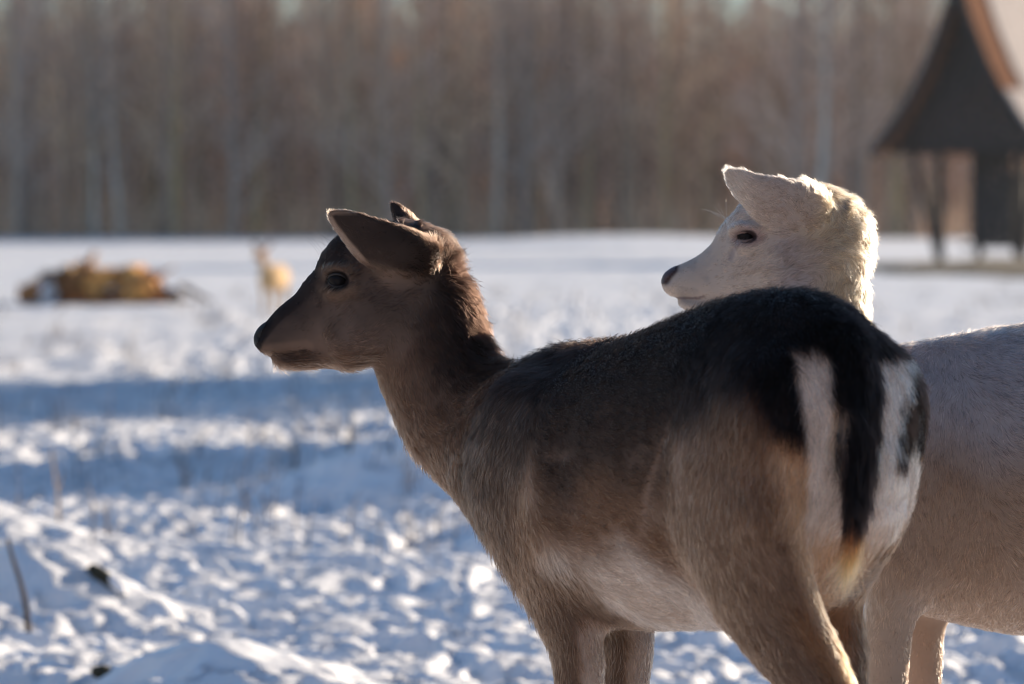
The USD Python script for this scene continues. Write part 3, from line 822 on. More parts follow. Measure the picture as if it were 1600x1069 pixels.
def build_dark():
    S = dk
    body = [(0.052, 0.815, 0.66, 0.045), (0.055, 0.853, 0.60, 0.090), (0.075, 0.886, 0.555, 0.118), (0.12, 0.906, 0.525, 0.133), (0.22, 0.892, 0.500, 0.136),
            (0.36, 0.856, 0.482, 0.146), (0.47, 0.832, 0.474, 0.138), (0.57, 0.812, 0.475, 0.108), (0.635, 0.790, 0.525, 0.078), (0.67, 0.745, 0.585, 0.045)]
    S.tube([(bd(s, 0, (t + b) / 2), w, (t - b) / 2, UPZ) for s, t, b, w in body], 0.02, flow=-1, droop=0.35, sub=5)
    S.tube([(bd(0.50, 0, 0.80), 0.035, 0.03, UPZ), (bd(0.62, 0, 0.795), 0.04, 0.03, UPZ), (bd(0.70, 0, 0.765), 0.04, 0.03, UPZ)], 0.03, flow=0)
    # neck
    S.tube([pair((694, 400), (602, 556), 0.052, 5.20), pair((724, 452), (600, 588), 0.056, 5.20), pair((755, 522), (612, 636), 0.062, 5.19),
            pair((800, 584), (650, 708), 0.076, 5.17), pair((850, 600), (716, 778), 0.094, 5.13), pair((900, 640), (808, 866), 0.112, 5.06)], 0.06, flow=1, sub=5)
    S.tube([(bd(0.715, 0.040, 0.695), 0.045, 0.060, UPZ), (bd(0.65, 0.056, 0.685), 0.048, 0.080, UPZ), (bd(0.57, 0.074, 0.668), 0.046, 0.092, UPZ), (bd(0.48, 0.084, 0.655), 0.044, 0.095, UPZ)], 0.06, flow=0)
    # skull and muzzle
    S.tube([pair((416, 519), (414, 546), 0.015, DH), pair((423, 508), (416, 553), 0.021, DH), pair((438, 494), (436, 557), 0.0255, DH), pair((461, 471), (460, 560), 0.0275, DH), pair((497, 446), (492, 562), 0.030, DH),
            pair((527, 413), (527, 563), 0.040, DH), pair((550, 388), (558, 564), 0.048, DH), pair((574, 354), (592, 560), 0.055, DH), pair((612, 342), (630, 535), 0.057, DH),
            pair((652, 346), (656, 490), 0.050, DH), pair((675, 380), (668, 460), 0.040, DH)], 0.012, flow=1)
    S.tube([spot(432, 559, DH, 0.013, 0.0075), spot(446, 564, DH, 0.017, 0.0105), spot(470, 563, DH, 0.019, 0.012), spot(500, 558, DH, 0.022, 0.014), spot(535, 556, DH, 0.024, 0.016), spot(565, 550, DH, 0.024, 0.018)], 0.006, flow=1)
    S.tube([spot(540, 540, DH - 0.03, 0.022, 0.03), spot(575, 520, DH - 0.035, 0.025, 0.035), spot(600, 490, DH - 0.035, 0.025, 0.035)], 0.03, flow=0)        # cheek
    for sg in (-1, 1):                                                    # both sides of the face
        e = P(527, 438, DH + sg * 0.043)
        S.tube([spot(510, 424, DH + sg * 0.036, 0.006, 0.005), spot(528, 420, DH + sg * 0.041, 0.007, 0.006), spot(550, 428, DH + sg * 0.044, 0.007, 0.005)], 0.012, flow=0)
        S.tube([spot(512, 458, DH + sg * 0.038, 0.006, 0.005), spot(530, 459, DH + sg * 0.043, 0.007, 0.005), spot(550, 448, DH + sg * 0.047, 0.007, 0.005)], 0.012, flow=0)
        S.ball(e + [0, sg * 0.006, 0], (0.0145, 0.014, 0.0098), 0.004, cut=True, turn=[[0.99, 0, 0.12], [0, 1, 0], [-0.12, 0, 0.99]])
        S.tube([spot(512, 446, DH + sg * 0.046, 0.002, 0.002), spot(505, 462, DH + sg * 0.043, 0.002, 0.002), spot(500, 475, DH + sg * 0.040, 0.0015, 0.0015)], 0.005, flow=0, cut=True)
        S.tube([spot(404, 527, DH + sg * 0.015, 0.004, 0.003), spot(411, 521, DH + sg * 0.020, 0.004, 0.0035), spot(419, 517, DH + sg * 0.0235, 0.002, 0.002)], 0.004, flow=0, cut=True)
        S.tube([spot(408, 556, DH + sg * 0.008, 0.002, 0.0018), spot(425, 555, DH + sg * 0.02, 0.003, 0.0018), spot(450, 553, DH + sg * 0.026, 0.003, 0.0018), spot(478, 547, DH + sg * 0.031, 0.002, 0.0015)], 0.004, flow=0, cut=True)
    # ears
    ear = [(517, 333, 7, 0.003, 0.095), (522, 337, 13, .004, .094), (533, 344, 21, 0.006, 0.092), (556, 359, 31, 0.009, 0.09), (590, 381, 43, 0.013, 0.082), (624, 396, 46, 0.018, 0.068), (655, 410, 42, 0.022, 0.048)]
    S.tube([(P(u, v, DH - o), t, w / 1154, P(u + 0.48 * 20, v - 0.88 * 20, DH - o - 0.008) - P(u, v, DH - o)) for u, v, w, t, o in ear], 0.012, flow=-1)
    S.tube([(P(u, v, DH + o), t, w / 1154, P(u + 20, v, DH) - P(u, v, DH)) for u, v, w, t, o in [(614, 320, 6, 0.004, 0.075), (619, 326, 10, 0.006, 0.072), (632, 345, 17, 0.01, 0.06), (648, 375, 22, 0.016, 0.045)]], 0.012, flow=-1)
    # shoulders, forelegs
    for sg, s1, k in ((1, 0.500, 1.0), (-1, 0.572, 1.0)):
        S.tube([(bd(0.59, sg * 0.062, 0.74), 0.080, 0.045, DL), (bd(0.595, sg * 0.080, 0.66), 0.080, 0.048, DL), (bd(0.56, sg * 0.080, 0.585), 0.068, 0.044, DL), (bd(s1 + 0.03, sg * 0.070, 0.515), 0.052, 0.036, DL),
                (bd(s1, sg * 0.062, 0.44), 0.040, 0.030, DL), (bd(s1, sg * 0.058, 0.36), 0.032, 0.026, DL), (bd(s1 + .005, sg * 0.056, 0.30), 0.027, 0.025, DL), (bd(s1, sg * 0.056, 0.25), 0.019, 0.018, DL), (bd(s1, sg * 0.056, 0.12), 0.017, 0.016, DL),
                (bd(s1 + 0.01, sg * 0.056, 0.085), 0.021, 0.019, DL), (bd(s1 + 0.03, sg * 0.056, 0.035), 0.018, 0.017, DL)], 0.035, flow=1)
    # haunches, hind legs
    S.tube([(bd(0.115, 0.064, 0.785), 0.085, 0.046, DL), (bd(0.105, 0.084, 0.73), 0.108, 0.054, DL), (bd(0.095, 0.094, 0.65), 0.110, 0.053, DL), (bd(0.070, 0.095, 0.585), 0.092, 0.045, DL), (bd(0.035, 0.085, 0.525), 0.070, 0.036, DL),
            (bd(-0.010, 0.069, 0.465), 0.052, 0.029, DL), (bd(-0.060, 0.057, 0.40), 0.040, 0.025, DL), (bd(-0.115, 0.054, 0.325), 0.031, 0.021, DL), (bd(-0.135, 0.052, 0.28), 0.028, 0.021, DL), (bd(-0.115, 0.052, 0.22), 0.019, 0.017, DL),
            (bd(-0.085, 0.052, 0.11), 0.018, 0.017, DL), (bd(-0.07, 0.052, 0.08), 0.021, 0.019, DL), (bd(-0.045, 0.052, 0.035), 0.018, 0.017, DL)], 0.03, flow=1)
    S.tube([(bd(0.115, -0.064, 0.785), 0.080, 0.044, DL), (bd(0.120, -0.082, 0.735), 0.100, 0.048, DL), (bd(0.150, -0.074, 0.65), 0.088, 0.042, DL), (bd(0.155, -0.070, 0.585), 0.080, 0.038, DL), (bd(0.150, -0.064, 0.525), 0.066, 0.034, DL),
            (bd(0.125, -0.060, 0.465), 0.056, 0.030, DL), (bd(0.10, -0.054, 0.40), 0.042, 0.025, DL), (bd(0.07, -0.050, 0.325), 0.031, 0.021, DL), (bd(0.05, -0.050, 0.28), 0.028, 0.021, DL), (bd(0.065, -0.050, 0.22), 0.019, 0.017, DL),
            (bd(0.09, -0.050, 0.11), 0.018, 0.017, DL), (bd(0.105, -0.050, 0.08), 0.021, 0.019, DL), (bd(0.13, -0.050, 0.035), 0.018, 0.017, DL)], 0.03, flow=1)
    for sg in (-1, 1):
        S.ball(bd(0.06, 0.080 if sg > 0 else -0.078, 0.772), (0.046, 0.046, 0.048), 0.05)
    # tail
    S.tube([(bd(0.05, 0, 0.865), 0.024, 0.020, DF), (bd(-0.002, 0.007, 0.832), 0.026, 0.018, DF), (bd(-0.035, 0.020, 0.775), 0.026, 0.015, DF), (bd(-0.054, 0.035, 0.715), 0.021, 0.012, DF), (bd(-0.062, 0.047, 0.66), 0.015, 0.010, DF), (bd(-0.062, 0.056, 0.605), 0.007, 0.006, DF)], 0.006, flow=1)


build_dark()
# ------------------------------------------------------------------ the white deer
WH = 5.40
wt = Sculpt(frange((0.17, 0.53, 0.0027), (0.76, 0.006), (1.46, 0.011)), frange((5.19, 5.50, 0.0042), (5.62, 0.006)), frange((0.0, 0.42, 0.012), (0.78, 0.007), (1.08, 0.0029)))
WL = np.array([0.0, -1.0, 0.0])


def wd(x, l, z):
    return np.array([x, WH - l, z])


def build_white():
    S = wt
    body = [(1.36, 0.80, 0.64, 0.08), (1.31, 0.86, 0.55, 0.12), (1.20, 0.878, 0.49, 0.15), (1.05, 0.872, 0.44, 0.165), (0.90, 0.858, 0.412, 0.175), (0.74, 0.843, 0.404, 0.172), (0.63, 0.828, 0.426, 0.155), (0.555, 0.818, 0.46, 0.13), (0.49, 0.79, 0.52, 0.09)]
    S.tube([(wd(x, 0, (t + b) / 2), w, (t - b) / 2, UPZ) for x, t, b, w in body[::-1]], 0.02, flow=1, droop=0.35, sub=5)
    S.tube([pair((1332, 350), (1240, 460), 0.058, WH), pair((1344, 420), (1200, 505), 0.062, WH), pair((1344, 490), (1185, 580), 0.070, WH), pair((1372, 560), (1205, 690), 0.080, WH), pair((1440, 580), (1290, 830), 0.095, WH)], 0.04, flow=1, sub=5)
    S.tube([pair((1050, 431), (1050, 453), 0.014, WH), pair((1058, 419), (1054, 464), 0.021, WH), pair((1078, 409), (1076, 466), 0.0245, WH), pair((1106, 395), (1104, 476), 0.0265, WH), pair((1136, 376), (1128, 486), 0.032, WH),
            pair((1160, 350), (1160, 498), 0.042, WH), pair((1184, 322), (1190, 504), 0.050, WH), pair((1215, 297), (1225, 500), 0.057, WH), pair((1253, 281), (1260, 480), 0.060, WH),
            pair((1292, 293), (1285, 465), 0.056, WH), pair((1316, 330), (1300, 450), 0.044, WH)], 0.012, flow=1)
    S.tube([spot(1067, 472, WH, 0.013, 0.0075), spot(1082, 478, WH, 0.017, 0.010), spot(1110, 480, WH, 0.019, 0.012), spot(1140, 480, WH, 0.022, 0.016)], 0.006, flow=1)
    for sg in (-1, 1):
        e = P(1163, 370, WH + sg * 0.041)
        S.tube([spot(1143, 360, WH + sg * 0.037, 0.006, 0.005), spot(1160, 355, WH + sg * 0.043, 0.0075, 0.0065), spot(1184, 360, WH + sg * 0.046, 0.007, 0.005)], 0.012, flow=0)
        S.tube([spot(1148, 386, WH + sg * 0.036, 0.006, 0.004), spot(1166, 386, WH + sg * 0.041, 0.007, 0.004), spot(1182, 378, WH + sg * 0.044, 0.006, 0.004)], 0.012, flow=0)
        S.ball(e + [0, sg * 0.006, 0], (0.0150, 0.014, 0.0056), 0.004, cut=True, turn=[[0.99, 0, -0.1], [0, 1, 0], [0.1, 0, 0.99]])
        S.tube([spot(1150, 376, WH + sg * 0.043, 0.002, 0.002), spot(1144, 390, WH + sg * 0.040, 0.002, 0.002), spot(1140, 402, WH + sg * 0.037, 0.0015, 0.0015)], 0.005, flow=0, cut=True)
        S.tube([spot(1043, 440, WH + sg * 0.014, 0.004, 0.003), spot(1049, 433, WH + sg * 0.019, 0.004, 0.0035), spot(1058, 428, WH + sg * 0.0225, 0.002, 0.002)], 0.004, flow=0, cut=True)
        S.tube([spot(1047, 466, WH + sg * 0.008, 0.002, 0.0018), spot(1064, 466, WH + sg * 0.02, 0.003, 0.0018), spot(1085, 466, WH + sg * 0.026, 0.003, 0.0018), spot(1100, 463, WH + sg * 0.03, 0.002, 0.0015)], 0.004, flow=0, cut=True)
    ear = [(1137, 268, 7, 0.003, 0.095), (1142, 272, 13, 0.004, 0.094), (1153, 281, 21, 0.007, 0.092), (1176, 298, 31, 0.010, 0.09), (1206, 313, 43, 0.015, 0.083), (1238, 325, 46, 0.020, 0.068), (1268, 336, 42, 0.024, 0.048)]
    S.tube([(P(u, v, WH - o), t, w / 1111, P(u + 0.48 * 20, v - 0.88 * 20, WH - o - 0.008) - P(u, v, WH - o)) for u, v, w, t, o in ear], 0.014, flow=-1)
    S.tube([(P(u, v, WH + o), t, w / 1111, P(u + 20, v, WH) - P(u, v, WH)) for u, v, w, t, o in [(1250, 300, 10, 0.004, 0.10), (1256, 306, 22, 0.008, 0.085), (1270, 330, 26, 0.014, 0.05)]], 0.012, flow=-1)
    for sg, s1 in ((1, 0.523), (-1, 0.585)):
        S.tube([(wd(0.56, sg * 0.075, 0.72), 0.085, 0.048, WL), (wd(0.55, sg * 0.090, 0.63), 0.088, 0.048, WL), (wd(0.55, sg * 0.088, 0.55), 0.066, 0.044, WL), (wd(s1 + 0.01, sg * 0.075, 0.475), 0.042, 0.036, WL),
                (wd(s1, sg * 0.068, 0.40), 0.032, 0.029, WL), (wd(s1, sg * 0.066, 0.31), 0.027, 0.025, WL), (wd(s1, sg * 0.066, 0.25), 0.019, 0.018, WL), (wd(s1, sg * 0.066, 0.12), 0.017, 0.016, WL),
                (wd(s1 - 0.01, sg * 0.066, 0.085), 0.021, 0.019, WL), (wd(s1 - 0.03, sg * 0.066, 0.035), 0.018, 0.017, WL)], 0.035, flow=1)
        h = 1.24 - 0.06 * sg
        S.tube([(wd(1.24, sg * 0.07, 0.79), 0.09, 0.05, WL), (wd(1.24, sg * 0.092, 0.70), 0.115, 0.056, WL), (wd(1.23, sg * 0.098, 0.61), 0.108, 0.052, WL), (wd(h + .02, sg * 0.092, 0.53), 0.080, 0.042, WL), (wd(h + 0.05, sg * 0.078, 0.45), 0.052, 0.032, WL),
                (wd(h + 0.09, sg * 0.066, 0.36), 0.036, 0.025, WL), (wd(h + 0.12, sg * 0.060, 0.29), 0.028, 0.021, WL), (wd(h + 0.105, sg * 0.060, 0.22), 0.019, 0.017, WL), (wd(h + .08, sg * 0.060, 0.10), 0.018, 0.017, WL), (wd(h + .05, sg * 0.060, 0.035), 0.018, 0.017, WL)], 0.03, flow=1)
    S.tube([(wd(1.36, 0, 0.82), 0.022, 0.018, WL), (wd(1.42, 0, 0.76), 0.022, 0.016, WL), (wd(1.43, 0, 0.66), 0.015, 0.012, WL)], 0.012, flow=1)


build_white()


# ------------------------------------------------------------------ coats


def seg_dist(u, v, pts):
    d = np.full(np.shape(u), 1e9)
    for (x0, y0), (x1, y1) in zip(pts[:-1], pts[1:]):
        L = (x1 - x0) ** 2 + (y1 - y0) ** 2
        t = np.clip(((u - x0) * (x1 - x0) + (v - y0) * (y1 - y0)) / L, 0, 1)
        d = np.minimum(d, np.hypot(u - x0 - t * (x1 - x0), v - y0 - t * (y1 - y0)))
    return d


def head_uv(p, depth):
    """Side-view coordinates of the head, in picture units at its middle plane."""
    k = FPX / depth
    return 800 + p[:, 0] * k, 355 + (EYE_Z - p[:, 2]) * k


def gauss(x, w):
    return np.exp(-(x / w) ** 2)


def dark_coat(p, n, hair=False):
    q = p - DT; s, l, z = q @ DF, q @ DL, p[:, 2]
    u, v = head_uv(p, DH)
    w1 = fbm(p * 9, 3, 1) - 0.5; w2 = fbm(p * 30, 3, 2) - 0.5; w3 = fbm(p * 4, 2, 6) - 0.5
    c = np.tile([0.082, 0.059, 0.045], (len(p), 1))
    # trunk
    lower = sstep(0.74, 0.62, z + 0.12 * w1)
    c = mixc(c, (0.130, 0.092, 0.066), lower * 0.75)
    mid = sstep(0.615, 0.70, z + 0.10 * w1 + 0.05 * w2) * sstep(0.14, 0.25, s + 0.10 * w1 + 0.5 * (z - 0.70)) * sstep(0.78, 0.66, s)
    c = mixc(c, (0.033, 0.0255, 0.0215), mid * 0.92)
    back = sstep(0.70, 0.83, z - 0.05 * sstep(0.25, 0.0, s) + 0.12 * w1 + 0.06 * w2)
    c = mixc(c, (0.022, 0.0175, 0.016), back)
    c = mixc(c, (0.0125, 0.0105, 0.0105), back * sstep(0.34, 0.16, s))
    side_dark = gauss(z - 0.675, 0.05) * gauss(s - 0.40, 0.085) + 0.8 * gauss(z - 0.60, 0.04) * gauss(s - 0.43, 0.04)
    c = mixc(c, (0.034, 0.026, 0.023), 0.6 * np.clip(side_dark * (0.9 + 3.0 * w1 + 1.2 * w2), 0, 1))
    c = mixc(c, (0.15, 0.125, 0.11), np.clip(sstep(0.04, 0.26, w2 + 0.6 * w1) * sstep(0.80, 0.70, z) * 0.28, 0, 1))
    streak = gauss(s - 0.485 + 0.1 * (z - 0.62), 0.016) * sstep(0.62, 0.65, z) * sstep(0.72, 0.68, z) * (0.45 + 1.2 * w2)
    c = mixc(c, (0.30, 0.25, 0.21), np.clip(streak, 0, 0.8))
    shoulder = sstep(0.50, 0.56, s) * sstep(0.80, 0.74, z)
    c = mixc(c, (0.050, 0.039, 0.033), shoulder * sstep(0.72, 0.64, z) * 0.8)
    thigh = sstep(0.235, 0.17, s + 0.3 * w1 * 0.4) * sstep(0.80, 0.72, z + 0.08 * w1) * sstep(0.02, 0.05, np.abs(l))
    c = mixc(c, (0.145, 0.109, 0.082), thigh * (0.06 + 0.70 * sstep(0.77, 0.62, z + 0.08 * w1) * sstep(0.20, 0.06, s + 0.08 * w1)))
    c = mixc(c, (0.070, 0.052, 0.042), thigh * sstep(0.60, 0.48, z) * 0.8)
    c = mixc(c, (0.24, 0.20, 0.175), np.clip(gauss(s - 0.235 + 0.5 * (z - 0.66), 0.007) * gauss(z - 0.66, 0.07) * 0.55 + thigh * gauss(s - 0.16, 0.012) * gauss(z - 0.70, 0.03) * 0.5, 0, 1))
    belly = sstep(0.602, 0.540, z + 0.07 * w1 + 0.02 * w2 - 0.03 * gauss(s - 0.30, 0.05)) * sstep(0.10, 0.17, s) * sstep(0.435, 0.365, s - 0.45 * (z - 0.5) + 0.2 * w1)
    legs_in = np.clip(sstep(0.055, 0.035, np.abs(l)) * sstep(0.62, 0.56, z), 0, 1)
    out_leg = sstep(0.085, 0.10, np.abs(l)) * sstep(0.19, 0.13, s)
    c = mixc(c, (0.46, 0.42, 0.385), np.clip(belly * (1 - out_leg), 0, 1))
    c = mixc(c, (0.40, 0.34, 0.28), legs_in * sstep(0.66, 0.62, s) * sstep(0.2, 0.3, s) * (1 - belly) * 0.7)
    c = mixc(c, (0.16, 0.10, 0.055), sstep(0.57, 0.53, z) * sstep(0.2, 0.1, s) * sstep(0.05, 0.5, -(n @ DF) - 0.3 * np.sign(l) * (n @ DL)) * 0.8)
    # forelegs: dark outer front, pale inner side
    fl = sstep(0.60, 0.52, z) * sstep(0.38, 0.42, s)
    c = mixc(c, (0.085, 0.064, 0.050), fl * sstep(-0.50, -0.10, 0.35 * (n @ DL) + 0.8 * (n @ DF) + 0.4 * w1))
    c = mixc(c, (0.42, 0.36, 0.31), fl * sstep(-0.20, -0.55, 0.35 * (n @ DL) + 0.8 * (n @ DF) + 0.4 * w1) * 0.8)
    # rump
    ln = l
    a = np.abs(ln) + 0.010 * w2 + 0.006 * w1
    rear = sstep(0.10, 0.06, s + np.where(l < 0, -0.12, 0.0) * sstep(0.66, 0.70, z)) * sstep(-0.45, -0.2, -(n @ DF) * 1.0 + 0.3)
    black = rear * sstep(0.126, 0.112, a - 0.10 * (z - 0.76) - np.where(l < 0, 0.03, 0.0)) * sstep(0.690, 0.712, z + 0.55 * (a - 0.085) * -1 + 0.02 * w1)
    c = mixc(c, (0.012, 0.010, 0.011), black)
    cream = rear * sstep(0.128, 0.100, a + 0.22 * np.clip(0.68 - z, 0, 1)) * sstep(0.742, 0.705, z - 0.5 * np.clip(a - 0.085, 0, 1) + 0.02 * w1)
    c = mixc(c, (0.50, 0.36, 0.24), cream)
    right = sstep(0.004, -0.004, l) * rear * sstep(0.69, 0.71, z)
    edge_x = np.interp(z, [0.690, 0.703, 0.713, 0.733, 0.755, 0.777, 0.80, 0.830, 0.842, 0.86], [0.49, 0.47, 0.443, 0.443, 0.452, 0.470, 0.471, 0.460, 0.20, 0.0])
    white = rear * sstep(0.088, 0.078, a + 0.35 * np.clip(z - 0.81, 0, 1)) * sstep(0.846, 0.826, z + 0.02 * w2 + 0.12 * np.clip(0.05 - a, 0, 1)) * sstep(0.60, 0.66, z)
    white = white * (1 - right) + right * sstep(0.004, -0.004, p[:, 0] - edge_x + 0.02 * w2)
    c = mixc(c, (0.013, 0.011, 0.011), right)
    c = mixc(c, (0.70, 0.66, 0.61), white)
    c = mixc(c, (0.070, 0.054, 0.044), rear * sstep(-0.01, -0.03, l) * sstep(0.625, 0.585, z + 0.6 * (0.43 - p[:, 0])))
    # tail
    tl = np.interp(z, [0.61, 0.66, 0.715, 0.775, 0.832], [0.056, 0.047, 0.035, 0.020, 0.007])
    ts = np.interp(z, [0.61, 0.66, 0.715, 0.775, 0.832, 0.865], [-0.062, -0.062, -0.054, -0.035, -0.002, 0.05])
    tw = np.interp(z, [0.60, 0.61, 0.66, 0.715, 0.775, 0.832], [0.005, 0.008, 0.017, 0.023, 0.027, 0.026])
    tail = sstep(0.007, 0.003, np.abs(l - tl) - tw) * sstep(0.030, 0.016, s - ts) * sstep(0.90, 0.86, z)
    edge = sstep(-0.002, 0.001, np.abs(l - tl) - tw + 0.005 * w2) * sstep(0.79, 0.75, z)
    c = mixc(c, (0.010, 0.009, 0.010), tail * (1 - edge))
    c = mixc(c, (0.58, 0.33, 0.15), tail * sstep(0.655, 0.625, z))
    c = mixc(c, (0.70, 0.58, 0.44), tail * sstep(0.64, 0.67, z) * np.clip(edge + sstep(0.650, 0.625, z), 0, 1))
    # neck
    neck = np.clip(sstep(0.64, 0.76, s + 0.25 * (z - 0.74)) , 0, 1)
    nape = sstep(0.15, 0.75, n[:, 0] * 0.85 + n[:, 2] * 0.45 + 0.35 * w1)
    nc = mixc(np.tile([0.090, 0.068, 0.054], (len(p), 1)), (0.040, 0.031, 0.027), sstep(-0.45, 0.2, n[:, 0] * 0.85 + n[:, 2] * 0.45 + 0.5 * w1))
    nc = mixc(nc, (0.021, 0.0145, 0.0115), nape * 0.85 * sstep(0.78, 0.83, z) * sstep(0.99, 0.93, z))
    c = c * (1 - neck[:, None]) + nc * neck[:, None]
    # head
    head = sstep(700, 668, u + 0.35 * (v - 420)) * sstep(628, 590, v + 0.25 * (u - 590) * (u > 590)) * sstep(0.80, 0.82, z)
    hc = np.tile([0.086, 0.072, 0.064], (len(p), 1)) * (1 + 0.5 * w2[:, None])
    hc = mixc(hc, (0.125, 0.100, 0.086), sstep(500, 570, v + 25 * w1) * sstep(455, 520, u))
    bridge = np.clip(sstep(0.25, 0.75, -n[:, 0] * 0.72 + n[:, 2] * 0.69 + 0.2 * w1) + sstep(60, 20, seg_dist(u, v, [(410, 520), (470, 470), (520, 400), (560, 360), (600, 345)])) * 0.45, 0, 1)
    hc = mixc(hc, (0.040, 0.033, 0.031), sstep(505, 470, v - 0.12 * (480 - u)) * sstep(520, 440, u) * 0.8)
    hc = mixc(hc, (0.019, 0.0155, 0.0155), bridge * 0.92)
    hc = mixc(hc, (0.20, 0.155, 0.125), np.clip(sstep(17, 9, seg_dist(u, v, [(408, 552), (430, 549), (478, 543)])) * 0.35 + sstep(552, 561, v) * sstep(520, 470, u) * 0.85, 0, 1))
    er = np.hypot((u - 528) / 1.15, v - 438) + 4 * w2
    hc = mixc(hc, (0.16, 0.125, 0.095), sstep(34, 22, er + 8 * w1) * sstep(12, 18, er) * (0.15 + 0.35 * sstep(440, 455, v) + 0.4 * gauss(v - 417, 6)))
    hc = mixc(hc, (0.012, 0.009, 0.009), np.clip(sstep(17.5, 14.5, er) + 0.4 * sstep(3.6, 1.5, seg_dist(u, v, [(512, 446), (505, 460), (500, 478)])), 0, 1))
    hc = mixc(hc, (0.020, 0.015, 0.014), sstep(3.2, 1.6, seg_dist(u, v, [(408, 556), (425, 555), (450, 553), (478, 547)])))
    hc = mixc(hc, (0.012, 0.010, 0.011), sstep(6, 0, u - np.interp(v, [505, 520, 535, 550], [424, 416, 410, 404])) * sstep(556, 548, v))
    near_ear = sstep(0.050, 0.062, DH - p[:, 1]) * sstep(425, 405, v - 0.25 * (u - 600)) * sstep(505, 515, u)
    far_ear = sstep(0.055, 0.065, p[:, 1] - DH)
    ear = np.clip(near_ear + far_ear, 0, 1)
    hc = mixc(hc, (0.030, 0.0235, 0.021), ear * 0.9)
    rim = sstep(9, 4, seg_dist(u, v, [(560, 329), (530, 328), (512, 331), (524, 352), (546, 380), (578, 418), (602, 427), (636, 432)]) + 3 * w2)
    hc = mixc(hc, (0.36, 0.30, 0.25), near_ear * rim * 0.75 * sstep(315, 345, v - 0.1 * (u - 520)))
    hc = mixc(hc, (0.20, 0.17, 0.15), sstep(22, 8, np.hypot((u - 622) / 1.8, v - 438)) * 0.3)
    c = c * (1 - head[:, None]) + hc * head[:, None]
    c = mixc(c, (0.02, 0.017, 0.015), sstep(0.05, 0.03, z))
    c = c * (1 + 0.35 * w2[:, None] + 0.25 * w3[:, None])
    dark = sstep(0.26, 0.12, c.mean(1))[:, None]; deep = sstep(0.035, 0.02, c.mean(1))[:, None]
    k = np.array([1.00, 0.84, 0.75]) * (1 - dark) + dark * np.array([1.30, 1.0, 0.83])
    k = k * (1 - deep) + deep * np.array([1.0, 0.76, 0.66])
    c = c * k
    return np.clip(c, 0.004, 0.9)


def view_side(n, p):
    """Fewer hairs on the flank turned away from the open field's viewer side."""
    return np.where(n[:, 1] < 0.35, 1.0, 0.22)


def dark_style(p, n):
    q = p - DT; s, l, z = q @ DF, q @ DL, p[:, 2]
    u, v = head_uv(p, DH)
    N = len(p)
    nape = sstep(0.1, 0.7, n[:, 0] * 0.85 + n[:, 2] * 0.45)
    neck = sstep(0.60, 0.72, s + 0.25 * (z - 0.74))
    head = sstep(700, 640, u + 0.35 * (v - 420)) * sstep(640, 580, v) * sstep(0.80, 0.82, z)
    muzzle = sstep(560, 420, u) * head
    leg = sstep(0.52, 0.42, z)
    length = np.full(N, 0.017) + 0.006 * sstep(0.62, 0.56, z) - 0.008 * leg
    length = length + neck * (0.001 + 0.008 * nape)
    length = length * (1 - head) + head * (0.0120 - 0.0070 * muzzle)
    lift = np.full(N, 0.26) + 0.38 * neck * nape - 0.08 * head
    chest = sstep(0.52, 0.60, s) * sstep(0.76, 0.68, z) * sstep(0.3, 0.8, n @ DF - 0.3 * n[:, 0]) * (1 - head)
    lift = lift + 0.35 * chest; length = length + 0.008 * chest
    back = sstep(0.3, 0.9, n[:, 2]) * sstep(0.76, 0.80, z) * (1 - head)
    lift = lift + 0.22 * back; length = length + 0.006 * back
    rear = sstep(0.07, 0.03, s) * sstep(0.60, 0.66, z)
    length = length + 0.010 * rear * sstep(-0.09, -0.07, l)
    tl = np.interp(z, [0.61, 0.66, 0.715, 0.775, 0.832], [0.056, 0.047, 0.035, 0.020, 0.007])
    ts = np.interp(z, [0.61, 0.66, 0.715, 0.775, 0.832, 0.865], [-0.062, -0.062, -0.054, -0.035, -0.002, 0.05])
    tail = sstep(0.036, 0.028, np.abs(l - tl)) * sstep(0.028, 0.016, s - ts) * sstep(0.84, 0.80, z) * sstep(0.56, 0.59, z)
    length = np.where(tail > 0.5, 0.036 + 0.022 * sstep(0.66, 0.62, z), length); lift = np.where(tail > 0.5, 0.16, lift)
    ear = sstep(0.05, 0.062, np.abs(DH - p[:, 1])) * head * sstep(430, 405, v)
    length = length * (1 - ear) + ear * 0.008
    bare = np.clip(sstep(4, 0, u - np.interp(v, [505, 520, 535, 550], [424, 416, 410, 404])) * sstep(556, 548, v) + (np.hypot((u - 528) / 1.3, v - 438) < 15), 0, 1) * head
    dens = view_side(n, p) * (1 + 1.6 * head + 0.8 * neck + 1.2 * tail + 0.7 * rear) * (1 - 0.98 * bare) * np.where(z < 0.36, 0.25, 1.0)
    thick = 0.00058 - 0.00006 * head + 0.0 * z
    curl = 0.25 + 0.55 * neck * sstep(-0.2, 0.4, n[:, 0]) * (1 - head)
    return length, lift, dens, thick, curl


